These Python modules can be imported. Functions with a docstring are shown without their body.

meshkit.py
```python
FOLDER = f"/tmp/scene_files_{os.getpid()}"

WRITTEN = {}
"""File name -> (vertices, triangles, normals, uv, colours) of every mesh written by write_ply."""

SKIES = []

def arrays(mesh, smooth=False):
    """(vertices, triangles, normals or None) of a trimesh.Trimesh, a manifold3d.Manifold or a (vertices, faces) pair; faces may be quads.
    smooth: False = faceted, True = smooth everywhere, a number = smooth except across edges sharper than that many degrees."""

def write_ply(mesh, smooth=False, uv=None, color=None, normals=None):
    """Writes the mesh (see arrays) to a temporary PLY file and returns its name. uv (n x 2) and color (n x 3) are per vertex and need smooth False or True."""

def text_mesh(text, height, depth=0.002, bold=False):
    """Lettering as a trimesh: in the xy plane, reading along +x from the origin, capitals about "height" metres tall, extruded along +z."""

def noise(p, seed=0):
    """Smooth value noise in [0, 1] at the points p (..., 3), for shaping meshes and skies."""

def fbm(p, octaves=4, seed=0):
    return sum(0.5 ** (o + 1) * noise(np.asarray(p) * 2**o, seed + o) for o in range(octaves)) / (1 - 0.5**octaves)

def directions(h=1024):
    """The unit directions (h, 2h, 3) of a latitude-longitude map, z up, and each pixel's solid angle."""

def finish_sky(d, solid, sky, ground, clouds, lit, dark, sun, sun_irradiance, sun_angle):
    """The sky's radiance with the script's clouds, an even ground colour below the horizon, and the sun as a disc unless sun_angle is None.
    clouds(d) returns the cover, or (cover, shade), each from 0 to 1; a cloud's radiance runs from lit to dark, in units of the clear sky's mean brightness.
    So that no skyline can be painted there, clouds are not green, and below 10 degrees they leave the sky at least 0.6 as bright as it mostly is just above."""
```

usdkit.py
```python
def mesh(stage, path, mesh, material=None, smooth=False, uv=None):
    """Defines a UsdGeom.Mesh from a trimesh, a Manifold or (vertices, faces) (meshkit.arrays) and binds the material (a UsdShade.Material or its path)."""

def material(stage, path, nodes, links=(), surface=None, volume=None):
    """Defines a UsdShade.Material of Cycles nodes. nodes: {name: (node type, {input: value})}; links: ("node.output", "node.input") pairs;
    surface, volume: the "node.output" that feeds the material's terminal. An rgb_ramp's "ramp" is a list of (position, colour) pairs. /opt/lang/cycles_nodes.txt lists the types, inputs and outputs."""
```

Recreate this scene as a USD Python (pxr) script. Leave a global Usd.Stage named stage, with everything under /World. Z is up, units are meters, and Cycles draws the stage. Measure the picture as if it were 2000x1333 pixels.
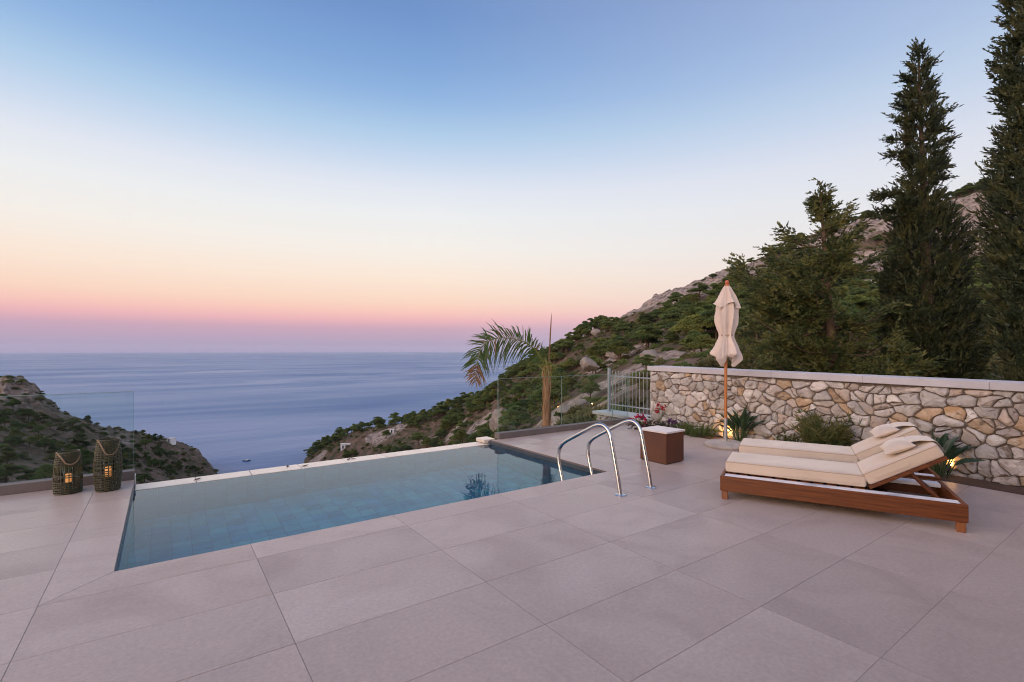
import math, numpy as np, trimesh, usdkit
from scipy.interpolate import RBFInterpolator
from scipy.spatial import Voronoi
from shapely.geometry import Polygon, box as sbox
from pxr import Usd, UsdGeom, UsdLux, UsdShade, Gf, Sdf, Vt
from meshkit import noise, fbm

stage = Usd.Stage.CreateInMemory()
UsdGeom.SetStageUpAxis(stage, UsdGeom.Tokens.z)
UsdGeom.SetStageMetersPerUnit(stage, 1.0)
UsdGeom.Xform.Define(stage, '/World'); UsdGeom.Scope.Define(stage, '/World/Looks')
PI = math.pi

# ------------------------------------------------------------------ camera
EYE = 1.55; YAW = math.radians(35.38); C, S = math.cos(YAW), math.sin(YAW)
cam = UsdGeom.Camera.Define(stage, '/World/camera')
cam.AddTranslateOp().Set(Gf.Vec3d(0, 0, EYE)); cam.AddRotateXYZOp().Set(Gf.Vec3f(90, 0, -35.38))
cam.CreateFocalLengthAttr(17.28); cam.CreateHorizontalApertureAttr(36.0); cam.CreateVerticalApertureAttr(36.0*682/1024)
cam.CreateVerticalApertureOffsetAttr(0.338); cam.CreateClippingRangeAttr(Gf.Vec2f(0.1, 200000))
cam.CreateExposureAttr(0.0)

# ------------------------------------------------------------------ dusk sky, last glow behind the camera
SUN_EL, SUN_AZ = math.radians(3.0), math.radians(35.38 + 180 + 42)
sd = (math.sin(SUN_AZ)*math.cos(SUN_EL), math.cos(SUN_AZ)*math.cos(SUN_EL), math.sin(SUN_EL))
def srgb(r, g, b):
    return tuple(((c/255+0.055)/1.055)**2.4 if c > 10 else c/255/12.92 for c in (r, g, b))
SKY = [(-1.0, (95, 92, 105)), (-0.02, (140, 140, 176)), (0.0, (158, 154, 189)), (0.022, (180, 161, 190)), (0.044, (202, 164, 187)), (0.061, (237, 179, 187)),
       (0.078, (249, 199, 188)), (0.10, (251, 216, 197)), (0.142, (252, 230, 213)), (0.195, (247, 239, 231)), (0.261, (238, 239, 240)), (0.311, (226, 231, 242)), (0.358, (200, 217, 239)), (0.398, (176, 205, 234)),
       (0.45, (146, 182, 226)), (0.498, (128, 166, 217)), (0.563, (112, 148, 204)), (0.70, (112, 138, 188)), (1.0, (122, 134, 170))]
WEST = [(-1.0, (95, 92, 105)), (-0.02, (190, 140, 120)), (0.0, (255, 165, 105)), (0.10, (255, 200, 145)), (0.25, (252, 222, 190)), (0.45, (232, 214, 212)), (0.7, (160, 160, 188)), (1.0, (122, 134, 170))]
dome = UsdLux.DomeLight.Define(stage, '/World/sky')
GLOW, WGAIN = 0.2, 3.0
sky = usdkit.material(stage, '/World/Looks/sky', {
    'tc': ('texture_coordinate', {}), 'xyz': ('separate_xyz', {}), 'half': ('math', {'math_type': 'multiply_add', 'value2': 0.5, 'value3': 0.5}),
    'ramp': ('rgb_ramp', {'ramp': [((z+1)/2, srgb(*c)) for z, c in SKY]}),
    'dot': ('vector_math', {'math_type': 'dot_product', 'vector2': (math.cos(YAW), -math.sin(YAW), 0)}),
    'side': ('map_range', {'from_min': -0.15, 'from_max': 0.8, 'to_min': 0.0, 'to_max': 0.5, 'clamp': True}),
    'pale': ('mix', {'mix_type': 'mix', 'color2': srgb(206, 208, 226)}),
    'west': ('rgb_ramp', {'ramp': [((z+1)/2, srgb(*c)) for z, c in WEST]}), 'wg': ('mix', {'mix_type': 'multiply', 'fac': 1.0, 'color2': (WGAIN,)*3}),
    'wd': ('vector_math', {'math_type': 'dot_product', 'vector2': (math.sin(SUN_AZ), math.cos(SUN_AZ), 0)}), 'wf': ('map_range', {'range_type': 'smoothstep', 'from_min': 0.0, 'from_max': 0.85, 'clamp': True}), 'both': ('mix', {}),
    'gain': ('mix', {'mix_type': 'multiply', 'fac': 1.0, 'color2': (9.7, 9.7, 9.7)}),
    'phys': ('sky_texture', {'sky_type': 'single_scattering', 'sun_disc': False, 'sun_elevation': SUN_EL, 'sun_rotation': SUN_AZ}),
    'pg': ('mix', {'mix_type': 'multiply', 'fac': 1.0, 'color2': (GLOW, GLOW, GLOW)}),
    'sum': ('mix', {'mix_type': 'add', 'fac': 1.0}),
    'bg': ('background_shader', {'strength': 0.1})},
    [('tc.generated', 'xyz.vector'), ('xyz.z', 'half.value1'), ('half.value', 'ramp.fac'), ('tc.generated', 'dot.vector1'), ('dot.value', 'side.value'),
     ('side.result', 'pale.fac'), ('ramp.color', 'pale.color1'), ('half.value', 'west.fac'), ('west.color', 'wg.color1'), ('tc.generated', 'wd.vector1'), ('wd.value', 'wf.value'), ('wf.result', 'both.fac'), ('pale.color', 'both.color1'), ('wg.color', 'both.color2'), ('both.color', 'gain.color1'), ('phys.color', 'pg.color1'), ('gain.color', 'sum.color1'), ('pg.color', 'sum.color2'), ('sum.color', 'bg.color')], surface='bg.background')
UsdShade.MaterialBindingAPI.Apply(dome.GetPrim()).Bind(sky)
sun = UsdLux.DistantLight.Define(stage, '/World/sun')
sun.CreateNormalizeAttr(True); sun.CreateIntensityAttr(0.25); sun.CreateAngleAttr(30.0); sun.CreateColorAttr(Gf.Vec3f(1.0, 0.86, 0.76))
sun.AddRotateXYZOp().Set(Gf.Vec3f(90 - math.degrees(SUN_EL), 0, 180 - math.degrees(SUN_AZ)))

# ------------------------------------------------------------------ naming helpers
taken = {}
def numbered(parent, name):
    k = taken.get((parent, name), 0); taken[(parent, name)] = k + 1
    return f'{parent}/{name}' + (f'_{k:03d}' if k else '')
def setdata(prim, **kw):
    for k, v in kw.items():
        if v: prim.SetCustomDataByKey(k, v)
def pathof(o):
    return str(o.GetPath()) if hasattr(o, 'GetPath') else str(o.GetPrim().GetPath())
origin = {}
def thing(name, label=None, cat=None, loc=(0, 0, 0), rz=0.0, group=None, kind=None):
    p = numbered('/World', name); x = UsdGeom.Xform.Define(stage, p)
    x.AddTranslateOp().Set(Gf.Vec3d(*map(float, loc))); x.AddRotateZOp().Set(float(rz))
    setdata(x.GetPrim(), label=label, category=cat, group=group, kind=kind)
    origin[p] = np.array(loc, float)
    return x
def arr(m):
    if hasattr(m, 'to_mesh') and not isinstance(m, trimesh.Trimesh):
        q = m.to_mesh(); return np.array(q.vert_properties[:, :3], float), np.array(q.tri_verts)
    if isinstance(m, trimesh.Trimesh): return np.array(m.vertices, float), np.array(m.faces)
    v, f = np.asarray(m[0], float), np.asarray(m[1], int)
    if f.shape[1] == 4: f = np.vstack([f[:, [0, 1, 2]], f[:, [0, 2, 3]]])
    return v, f
def part(parent, name, m, material, smooth=False, label=None, world=False, kind=None):
    """a mesh under a thing or a part; world=True: the mesh is given in world coordinates"""
    pp = pathof(parent); v, f = arr(m)
    top = '/'.join(pp.split('/')[:3])
    if world and top in origin: v = v - origin[top]
    g = usdkit.mesh(stage, numbered(pp, name), (v, f), material, smooth)
    setdata(g.GetPrim(), label=label, kind=kind)
    return g
def solo(name, m, material, label=None, cat=None, group=None, kind=None, smooth=False):
    g = usdkit.mesh(stage, numbered('/World', name), arr(m), material, smooth)
    setdata(g.GetPrim(), label=label, category=cat, group=group, kind=kind)
    return g
def copy(src, loc, rz=0.0, scale=1.0, label=None, group=None, cat=None):
    name = pathof(src).split('/')[-1]
    base = name[:-4] if name[-4:-3] == '_' and name[-3:].isdigit() else name
    p = numbered('/World', base); x = UsdGeom.Xform.Define(stage, p)
    x.GetPrim().GetReferences().AddInternalReference(src.GetPath()); x.GetPrim().SetInstanceable(True)
    move(x, loc, rz, scale); was = src.GetPrim().GetCustomData()
    setdata(x.GetPrim(), label=label or was.get('label'), category=cat or was.get('category'), group=group or was.get('group'))
    return x
def move(x, loc, rz=0.0, scale=1.0):
    x.ClearXformOpOrder()
    x.AddTranslateOp().Set(Gf.Vec3d(*map(float, loc))); x.AddRotateZOp().Set(float(rz)); x.AddScaleOp().Set(Gf.Vec3f(*([float(scale)]*3 if np.ndim(scale) == 0 else map(float, scale))))

# ------------------------------------------------------------------ shape helpers
def join(*ms):
    vs, fs, n = [], [], 0
    for m in ms:
        if isinstance(m, list): m = join(*m)
        v, f = arr(m); vs.append(v); fs.append(f + n); n += len(v)
    return np.vstack(vs), np.vstack(fs)
def bx(x0, x1, y0, y1, z0, z1, c=0.004):
    """a box with chamfered edges"""
    c = min(c, 0.45*min(x1-x0, y1-y0, z1-z0)); a = np.array([[x0, x1], [y0, y1], [z0, z1]], float)
    if c <= 0:
        b = trimesh.creation.box([x1-x0, y1-y0, z1-z0]); b.apply_translation([(x0+x1)/2, (y0+y1)/2, (z0+z1)/2]); return b
    pts = []
    for ix in (0, 1):
        for iy in (0, 1):
            for iz in (0, 1):
                p = np.array([a[0, ix], a[1, iy], a[2, iz]]); s = np.array([1-2*ix, 1-2*iy, 1-2*iz])*c
                for k in range(3):
                    q = p + s; q[k] = p[k]; pts.append(q)
    return trimesh.Trimesh(pts, process=False).convex_hull if False else trimesh.convex.convex_hull(np.array(pts))
def prism(poly, z0, z1, c=0.003):
    """a slab from a convex polygon with a chamfered top edge"""
    o = np.array(poly.exterior.coords)[:-1]
    if not poly.exterior.is_ccw: o = o[::-1]
    n = len(o); ce = o.mean(0)
    inn = Polygon(o).buffer(-c, join_style=2); i = np.array(inn.exterior.coords)[:-1]
    if not inn.exterior.is_ccw: i = i[::-1]
    if len(i) != n: i = ce + (o-ce)*(1 - 2*c)
    else:
        k = int(np.argmin(((i - o[0])**2).sum(1))); i = np.roll(i, -k, 0)
    v = np.vstack([np.c_[o, np.full(n, z0)], np.c_[o, np.full(n, z1-c)], np.c_[i, np.full(n, z1)]])
    f = []
    for r in (0, 1):
        for k in range(n):
            a, b = r*n+k, r*n+(k+1) % n
            f += [[a, b, b+n], [a, b+n, a+n]]
    for k in range(1, n-1): f.append([2*n, 2*n+k, 2*n+k+1])
    return v, np.array(f)
def tube(path, radius, n=8, caps=True):
    P = np.asarray(path, float); r = np.broadcast_to(np.asarray(radius, float), len(P))
    T = np.gradient(P, axis=0); T /= np.linalg.norm(T, axis=1, keepdims=True)+1e-12
    up = np.array([0, 0, 1.0]) if abs(T[0][2]) < 0.9 else np.array([1.0, 0, 0])
    N = np.cross(T[0], up); N /= np.linalg.norm(N); rings = []
    for k in range(len(P)):
        N = N - T[k]*(N @ T[k]); N /= np.linalg.norm(N)+1e-12; B = np.cross(T[k], N)
        a = np.arange(n)/n*2*PI
        rings.append(P[k] + r[k]*(np.cos(a)[:, None]*N + np.sin(a)[:, None]*B))
    v = np.vstack(rings); f = []
    for k in range(len(P)-1):
        for j in range(n):
            a, b = k*n+j, k*n+(j+1) % n
            f += [[a, b, b+n], [a, b+n, a+n]]
    if caps:
        v = np.vstack([v, P[0], P[-1]]); m = len(P)*n
        for j in range(n):
            f += [[m, (j+1) % n, j], [m+1, m-n+j, m-n+(j+1) % n]]
    return v, np.array(f)
def smoothpath(pts, n=40, it=0):
    from scipy.interpolate import PchipInterpolator
    p = np.asarray(pts, float); d = np.r_[0, np.cumsum(np.linalg.norm(np.diff(p, axis=0), axis=1))]
    t = np.linspace(0, d[-1], n); q = np.stack([np.interp(t, d, p[:, k]) for k in range(3)], 1)
    for _ in range(it): q[1:-1] = (q[:-2] + 2*q[1:-1] + q[2:])/4
    return q
def lathe(prof, n=32, cx=0, cy=0):
    p = np.asarray(prof, float); a = np.arange(n)/n*2*PI
    v = np.concatenate([np.c_[cx + r*np.cos(a), cy + r*np.sin(a), np.full(n, z)] for r, z in p]); f = []
    for k in range(len(p)-1):
        for j in range(n):
            q, b = k*n+j, k*n+(j+1) % n
            f += [[q, b, b+n], [q, b+n, q+n]]
    return v, np.array(f)
def softbox(lx, ly, lz, r=0.02, n=(24, 12, 4), puff=0.0, wob=0.0, seed=0):
    """a cushion centred on the origin: rounded edges, a slightly domed top and an uneven surface"""
    vs, fs, o = [], [], 0; L = np.array([lx, ly, lz])/2
    for ax in range(3):
        u, w = (ax+1) % 3, (ax+2) % 3
        for sg in (-1, 1):
            a, b = np.meshgrid(np.linspace(-1, 1, n[u]+1), np.linspace(-1, 1, n[w]+1), indexing='ij')
            p = np.zeros(a.shape+(3,)); p[..., ax] = sg; p[..., u] = np.sin(a*PI/2)*0.35+a*0.65; p[..., w] = np.sin(b*PI/2)*0.35+b*0.65
            p = (p*L).reshape(-1, 3); na, nb = n[u]+1, n[w]+1
            i = (np.arange(na-1)[:, None]*nb + np.arange(nb-1)).ravel()
            q = np.c_[i, i+nb, i+nb+1, i+1]; q = q if sg > 0 else q[:, ::-1]
            vs.append(p); fs.append(q + o); o += len(p)
    v = np.vstack(vs); f = np.vstack(fs); c = np.clip(v, -(L-r), L-r); d = v-c; l = np.linalg.norm(d, axis=1, keepdims=True)
    v = np.where(l > 0, c + d/np.maximum(l, 1e-9)*r, v)
    h = np.clip(1-(v[:, 0]/L[0])**4, 0, 1)*np.clip(1-(v[:, 1]/L[1])**4, 0, 1)
    v[:, 2] += np.sign(v[:, 2])*(np.abs(v[:, 2]) > L[2]*0.5)*puff*h
    if wob: v += ((np.stack([fbm(v*7+k*13, 3, seed+k) for k in range(3)], 1))-0.5)*wob
    m = trimesh.Trimesh(v, np.vstack([f[:, [0, 1, 2]], f[:, [0, 2, 3]]]), process=True)
    return m
def leaves(cen, dirs, L, W, rng, n=1, spread=0.8, droop=0.0):
    """n narrow pointed leaf blades (2 triangles each) around every centre"""
    cen = np.repeat(cen, n, 0); d = np.repeat(dirs, n, 0) + rng.normal(0, spread, (len(cen), 3)); d[:, 2] -= droop
    d /= np.linalg.norm(d, axis=1, keepdims=True)+1e-9
    l = L*rng.uniform(0.6, 1.3, (len(cen), 1)); s = np.cross(d, rng.normal(0, 1, (len(cen), 3))); s /= np.linalg.norm(s, axis=1, keepdims=True)+1e-9
    w = W*rng.uniform(0.7, 1.3, (len(cen), 1))
    v = np.stack([cen, cen + d*l*0.45 + s*w/2, cen + d*l, cen + d*l*0.45 - s*w/2], 1).reshape(-1, 3)
    k = np.arange(len(cen))*4
    return v, np.vstack([np.c_[k, k+1, k+2], np.c_[k, k+2, k+3]])
def rot(v, ax, deg):
    a = math.radians(deg); c, s = math.cos(a), math.sin(a); v = np.array(v, float); o = v.copy(); i, j = [(1, 2), (2, 0), (0, 1)][ax]
    o[:, i], o[:, j] = v[:, i]*c - v[:, j]*s, v[:, i]*s + v[:, j]*c
    return o
def tr(m, d=(0, 0, 0), ax=None, deg=0):
    v, f = arr(m)
    if ax is not None: v = rot(v, ax, deg)
    return v + np.array(d), f
def wld(X, Y):      # distance to the right and ahead of the viewpoint -> deck axes
    return X*C + Y*S, -X*S + Y*C

# ------------------------------------------------------------------ materials
M = {}
def mat(name, base, rough=0.6, metal=0.0, var=None, vs=6.0, detail=4.0, bump=0.0, bs=40.0, rnd=0.0, spec=0.5, stretch=None, trans=None, coat=0.0, emis=None, es=0.0, sheen=0.0, space='object', lo=0.35, hi=0.65, spots=None):
    """base colour mottled towards var by noise; rnd: brightness spread between the pieces; stretch: noise scale per axis (grain)"""
    N = {'p': ('principled_bsdf', {'roughness': rough, 'metallic': metal, 'specular_ior_level': spec, 'coat_weight': coat, 'sheen_weight': sheen})}; K = []
    N['tc'] = ('texture_coordinate', {}); N['ge'] = ('geometry', {})
    src = 'tc.object' if space == 'object' else 'ge.position'
    N['mp'] = ('mapping', {'scale': stretch or (1, 1, 1)}); K.append((src, 'mp.vector'))
    if var is not None:
        N['n'] = ('noise_texture', {'scale': vs, 'detail': detail, 'roughness': 0.6}); N['mr'] = ('map_range', {'from_min': lo, 'from_max': hi, 'clamp': True})
        N['mx'] = ('mix', {'color1': base, 'color2': var}); K += [('mp.vector', 'n.vector'), ('n.fac', 'mr.value'), ('mr.result', 'mx.fac')]; col = 'mx.color'
    else:
        N['cc'] = ('color', {'value': base}); col = 'cc.color'
    if spots:
        N['sn'] = ('noise_texture', {'scale': spots[1], 'detail': 3.0}); N['sr'] = ('map_range', {'from_min': spots[2], 'from_max': spots[2]+0.1, 'clamp': True})
        N['sx'] = ('mix', {'color2': spots[0]}); K += [(src, 'sn.vector'), ('sn.fac', 'sr.value'), ('sr.result', 'sx.fac'), (col, 'sx.color1')]; col = 'sx.color'
    if rnd:
        N['oi'] = ('object_info', {}); N['or'] = ('map_range', {'to_min': 1-rnd, 'to_max': 1+rnd}); N['hs'] = ('hsv', {})
        K += [('oi.random', 'or.value'), ('or.result', 'hs.value'), (col, 'hs.color')]; col = 'hs.color'
    if bump:
        N['bn'] = ('noise_texture', {'scale': bs, 'detail': 4.0, 'roughness': 0.65}); N['b'] = ('bump', {'strength': 1.0, 'distance': bump})
        K += [('mp.vector', 'bn.vector'), ('bn.fac', 'b.height'), ('b.normal', 'p.normal')]
    K.append((col, 'p.base_color')); out = 'p.BSDF'
    if emis: N['p'][1].update({'emission_color': emis, 'emission_strength': es})
    if trans:
        N['t'] = ('translucent_bsdf', {}); N['m'] = ('mix_closure', {'fac': trans}); K += [(col, 't.color'), ('p.BSDF', 'm.closure1'), ('t.BSDF', 'm.closure2')]; out = 'm.closure'
    M[name] = usdkit.material(stage, f'/World/Looks/{name}', N, K, surface=out)
    return M[name]

for k, (c1, c2) in enumerate([((.392, .318, .288), (.292, .234, .210)), ((.415, .340, .309), (.325, .264, .238)), ((.325, .263, .237), (.385, .314, .286)), ((.37, .302, .274), (.285, .230, .207))]):
    N = {'p': ('principled_bsdf', {'specular_ior_level': 0.5}), 'g': ('geometry', {}), 'n': ('noise_texture', {'scale': 1.5, 'detail': 6.0, 'roughness': 0.6, 'distortion': 0.8}), 'r': ('map_range', {'from_min': 0.28, 'from_max': 0.72, 'clamp': True}),
         'f': ('noise_texture', {'scale': 38.0, 'detail': 5.0, 'roughness': 0.8}), 'fr': ('map_range', {'from_min': 0.3, 'from_max': 0.7, 'to_min': 0.82, 'to_max': 1.13}),
         'm': ('mix', {'color1': c1, 'color2': c2}), 'h': ('hsv', {}), 'rr': ('map_range', {'from_min': 0.3, 'from_max': 0.7, 'to_min': 0.30, 'to_max': 0.46}),
         'oi': ('object_info', {}), 'of': ('vector_math', {'math_type': 'multiply_add', 'vector2': (7.0, 5.0, 3.0)}),
         'b': ('bump', {'distance': 0.0012})}
    M[f'tile_{k}'] = usdkit.material(stage, f'/World/Looks/tile_{k}', N, [('oi.random', 'of.vector1'), ('g.position', 'of.vector3'), ('of.vector', 'n.vector'), ('g.position', 'f.vector'), ('n.fac', 'r.value'), ('r.result', 'm.fac'), ('f.fac', 'fr.value'), ('m.color', 'h.color'), ('fr.result', 'h.value'), ('h.color', 'p.base_color'), ('n.fac', 'rr.value'), ('rr.result', 'p.roughness'), ('f.fac', 'b.height'), ('b.normal', 'p.normal')], surface='p.BSDF')
mat('grout', (.25, .215, .20), 0.9)
mat('curb', (.12, .103, .10), 0.6, var=(.10, .085, .083), vs=4, bump=0.002)
mat('curb_dark', (.13, .10, .085), 0.5, var=(.10, .08, .07), vs=3)
for k, c in enumerate([(.018, .32, .46), (.012, .275, .42), (.026, .36, .49), (.018, .295, .47), (.036, .40, .50), (.012, .305, .43)]):
    mat(f'pool_tile_{k}', c, 0.35, var=tuple(x*0.78 for x in c), vs=5, rnd=0.08)
mat('pool_band', (.022, .035, .055), 0.3, var=(.03, .045, .06), vs=8)
mat('pool_grout', (.02, .17, .28), 0.8)
mat('rim_stone', (.62, .56, .48), 0.22, var=(.55, .49, .42), vs=3.5, bump=0.001, rnd=0.04)
mat('steel', (.62, .62, .63), 0.16, metal=1.0, var=(.55, .55, .56), vs=20)
mat('corten', (.088, .028, .012), 0.55, var=(.068, .022, .010), vs=4, bump=0.0006, bs=120)
mat('white_stone', (.62, .57, .55), 0.4, var=(.55, .50, .47), vs=6)
mat('marble', (.74, .75, .80), 0.25, var=(.66, .68, .74), vs=3, detail=6, stretch=(2, 6, 1), spots=((.36, .40, .48), 2.2, 0.62))
mat('teak', (.155, .046, .011), 0.42, var=(.075, .022, .006), spec=0.35, vs=2.2, detail=6, stretch=(1.2, 22, 22), bump=0.0008, bs=6, rnd=0.10)
mat('teak_end', (.26, .095, .030), 0.4, var=(.16, .055, .02), vs=3, stretch=(16, 16, 1.5))
mat('teak_dark', (.09, .035, .016), 0.5, var=(.06, .022, .01), vs=3, stretch=(1, 14, 14))
mat('canvas', (.56, .46, .365), 0.85, var=(.52, .425, .335), vs=3, bump=0.0005, bs=300, sheen=0.25)
mat('piping', (.36, .28, .21), 0.8)
mat('pillow', (.60, .51, .42), 0.85, var=(.54, .455, .37), vs=4, bump=0.0008, bs=160, sheen=0.25)
mat('parasol', (.66, .56, .50), 0.85, var=(.58, .49, .44), vs=5, bump=0.0008, bs=120, trans=0.12, sheen=0.2)
mat('pole_wood', (.42, .15, .035), 0.35, var=(.32, .11, .03), vs=3, stretch=(20, 20, 1.0), coat=0.2)
mat('finial', (.40, .10, .04), 0.35)
mat('galvanised', (.42, .43, .45), 0.35, metal=0.8, var=(.34, .35, .37), vs=14)
mat('base_stone', (.44, .39, .35), 0.75, var=(.32, .28, .25), vs=8, bump=0.006, bs=18)
mat('fence_paint', (.30, .345, .38), 0.45, metal=0.3, var=(.25, .29, .325), vs=10)
mat('cap_stone', (.45, .44, .47), 0.55, var=(.39, .38, .41), vs=2.5, bump=0.001, rnd=0.04)
mat('cap_blue', (.44, .47, .47), 0.55, var=(.38, .41, .41), vs=4, bump=0.001)
for k, (c, v) in enumerate([((.44, .395, .365), (.31, .27, .245)), ((.38, .355, .345), (.49, .455, .43)), ((.43, .325, .225), (.33, .225, .14)), ((.37, .325, .305), (.43, .35, .285)), ((.54, .515, .49), (.40, .36, .33)), ((.40, .25, .13), (.48, .39, .30)), ((.33, .31, .30), (.44, .415, .39))]):
    mat(f'stone_{k}', c, 0.9, var=v, vs=7.5, detail=8, bump=0.018, bs=15, rnd=0.2, lo=0.40, hi=0.60, spots=((.20, .15, .115), 9.0, 0.59))
mat('mortar', (.16, .132, .112), 0.95, var=(.09, .072, .06), vs=14, bump=0.008, bs=40)
mat('soil', (.085, .048, .030), 0.95, var=(.055, .032, .021), vs=9, bump=0.02, bs=22)
mat('wicker', (.026, .025, .009), 0.5, var=(.050, .044, .014), vs=20, rnd=0.1)
mat('rope', (.29, .20, .12), 0.9, var=(.20, .135, .08), vs=60)
mat('candle', (.8, .55, .3), 0.5, emis=(1.0, .30, .055), es=0.6)
mat('lamp_lens', (.8, .6, .4), 0.4, emis=(1.0, .40, .08), es=3.0)
mat('lamp_black', (.03, .03, .032), 0.45)
mat('cypress_leaf', (.018, .030, .012), 0.6, var=(.075, .080, .027), vs=3.2, detail=3, trans=0.12, space='world', lo=0.45, hi=0.66)
mat('conifer_leaf', (.034, .054, .017), 0.6, var=(.15, .155, .047), vs=2.6, detail=3, trans=0.12, space='world', lo=0.42, hi=0.66)
mat('bark', (.11, .075, .05), 0.9, var=(.06, .04, .028), vs=8, stretch=(4, 4, 0.6), bump=0.01, bs=9)
for k, (a, b) in enumerate([((.066, .110, .032), (.12, .16, .046)), ((.048, .088, .034), (.09, .128, .042)), ((.088, .122, .034), (.15, .17, .048))]):
    mat(f'pine_leaf_{k}', a, 0.7, var=b, vs=0.35, detail=3, trans=0.2, rnd=0.22, space='world', lo=0.4, hi=0.62)
mat('scrub_leaf', (.095, .108, .046), 0.8, var=(.155, .140, .068), vs=0.25, detail=3, trans=0.15, rnd=0.3, space='world')
mat('palm_leaf', (.040, .090, .018), 0.5, var=(.085, .12, .026), vs=6, trans=0.3)
mat('palm_dry', (.22, .13, .07), 0.8, var=(.16, .09, .05), vs=6, trans=0.2)
mat('palm_green', (.12, .16, .030), 0.55, var=(.20, .19, .05), vs=5, trans=0.2)
mat('palm_trunk', (.36, .20, .11), 0.9, var=(.22, .115, .06), vs=4, stretch=(9, 9, 0.7), bump=0.02, bs=5)
mat('strelitzia', (.022, .045, .022), 0.38, var=(.038, .068, .028), vs=4, trans=0.12)
mat('strelitzia_stem', (.065, .10, .035), 0.45, var=(.045, .075, .028), vs=5, trans=0.1)
mat('shrub_leaf', (.065, .085, .022), 0.7, var=(.13, .12, .030), vs=5, trans=0.25)
mat('grass_leaf', (.06, .10, .022), 0.65, var=(.10, .14, .03), vs=6, trans=0.25)
mat('bloom_magenta', (.50, .012, .10), 0.6, var=(.36, .008, .07), vs=14, trans=0.3)
mat('bloom_red', (.42, .012, .035), 0.6, var=(.28, .008, .02), vs=14, trans=0.3)
mat('bloom_purple', (.085, .022, .12), 0.6, var=(.05, .014, .08), vs=14, trans=0.2)
mat('leaf_dark', (.022, .018, .014), 0.6, var=(.032, .032, .016), vs=14)
mat('house_white', (.78, .77, .76), 0.8, var=(.70, .69, .68), vs=0.6)
mat('window_dark', (.05, .06, .08), 0.2)
mat('roof_grey', (.52, .51, .50), 0.8)
mat('roof_tile', (.40, .20, .12), 0.8)
mat('boulder', (.26, .23, .21), 0.9, var=(.15, .13, .118), vs=0.35, detail=7, bump=0.15, bs=1.2, space='world')
mat('boat_white', (.75, .75, .75), 0.4); mat('boat_dark', (.03, .04, .07), 0.5)
mat('leaf_dry', (.10, .07, .05), 0.8)

def pane(name, tint, ior=1.45, rough=0.0, bump=None):
    N = {'f': ('fresnel', {'IOR': ior}), 't': ('transparent_bsdf', {'color': tint}), 'g': ('glossy_bsdf', {'color': (1, 1, 1), 'roughness': rough}), 'm': ('mix_closure', {})}
    K = [('f.fac', 'm.fac'), ('t.BSDF', 'm.closure1'), ('g.BSDF', 'm.closure2')]
    M[name] = usdkit.material(stage, f'/World/Looks/{name}', N, K, surface='m.closure')
pane('glass', (.84, .93, .91), 1.33)
mat('glass_edge', (.15, .24, .22), 0.2, spec=0.5)
N = {'f': ('fresnel', {'IOR': 1.33}), 't': ('refraction_bsdf', {'color': (.74, .94, .98), 'IOR': 1.33, 'roughness': 0.0}), 'g': ('glossy_bsdf', {'color': (.86, .92, 1.0), 'roughness': 0.015}), 'm': ('mix_closure', {}),
     'p': ('geometry', {}), 'mp': ('mapping', {'scale': (1.0, 1.0, 1.0)}), 'n': ('noise_texture', {'scale': 2.2, 'detail': 2.0}), 'b': ('bump', {'distance': 0.004})}
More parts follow.
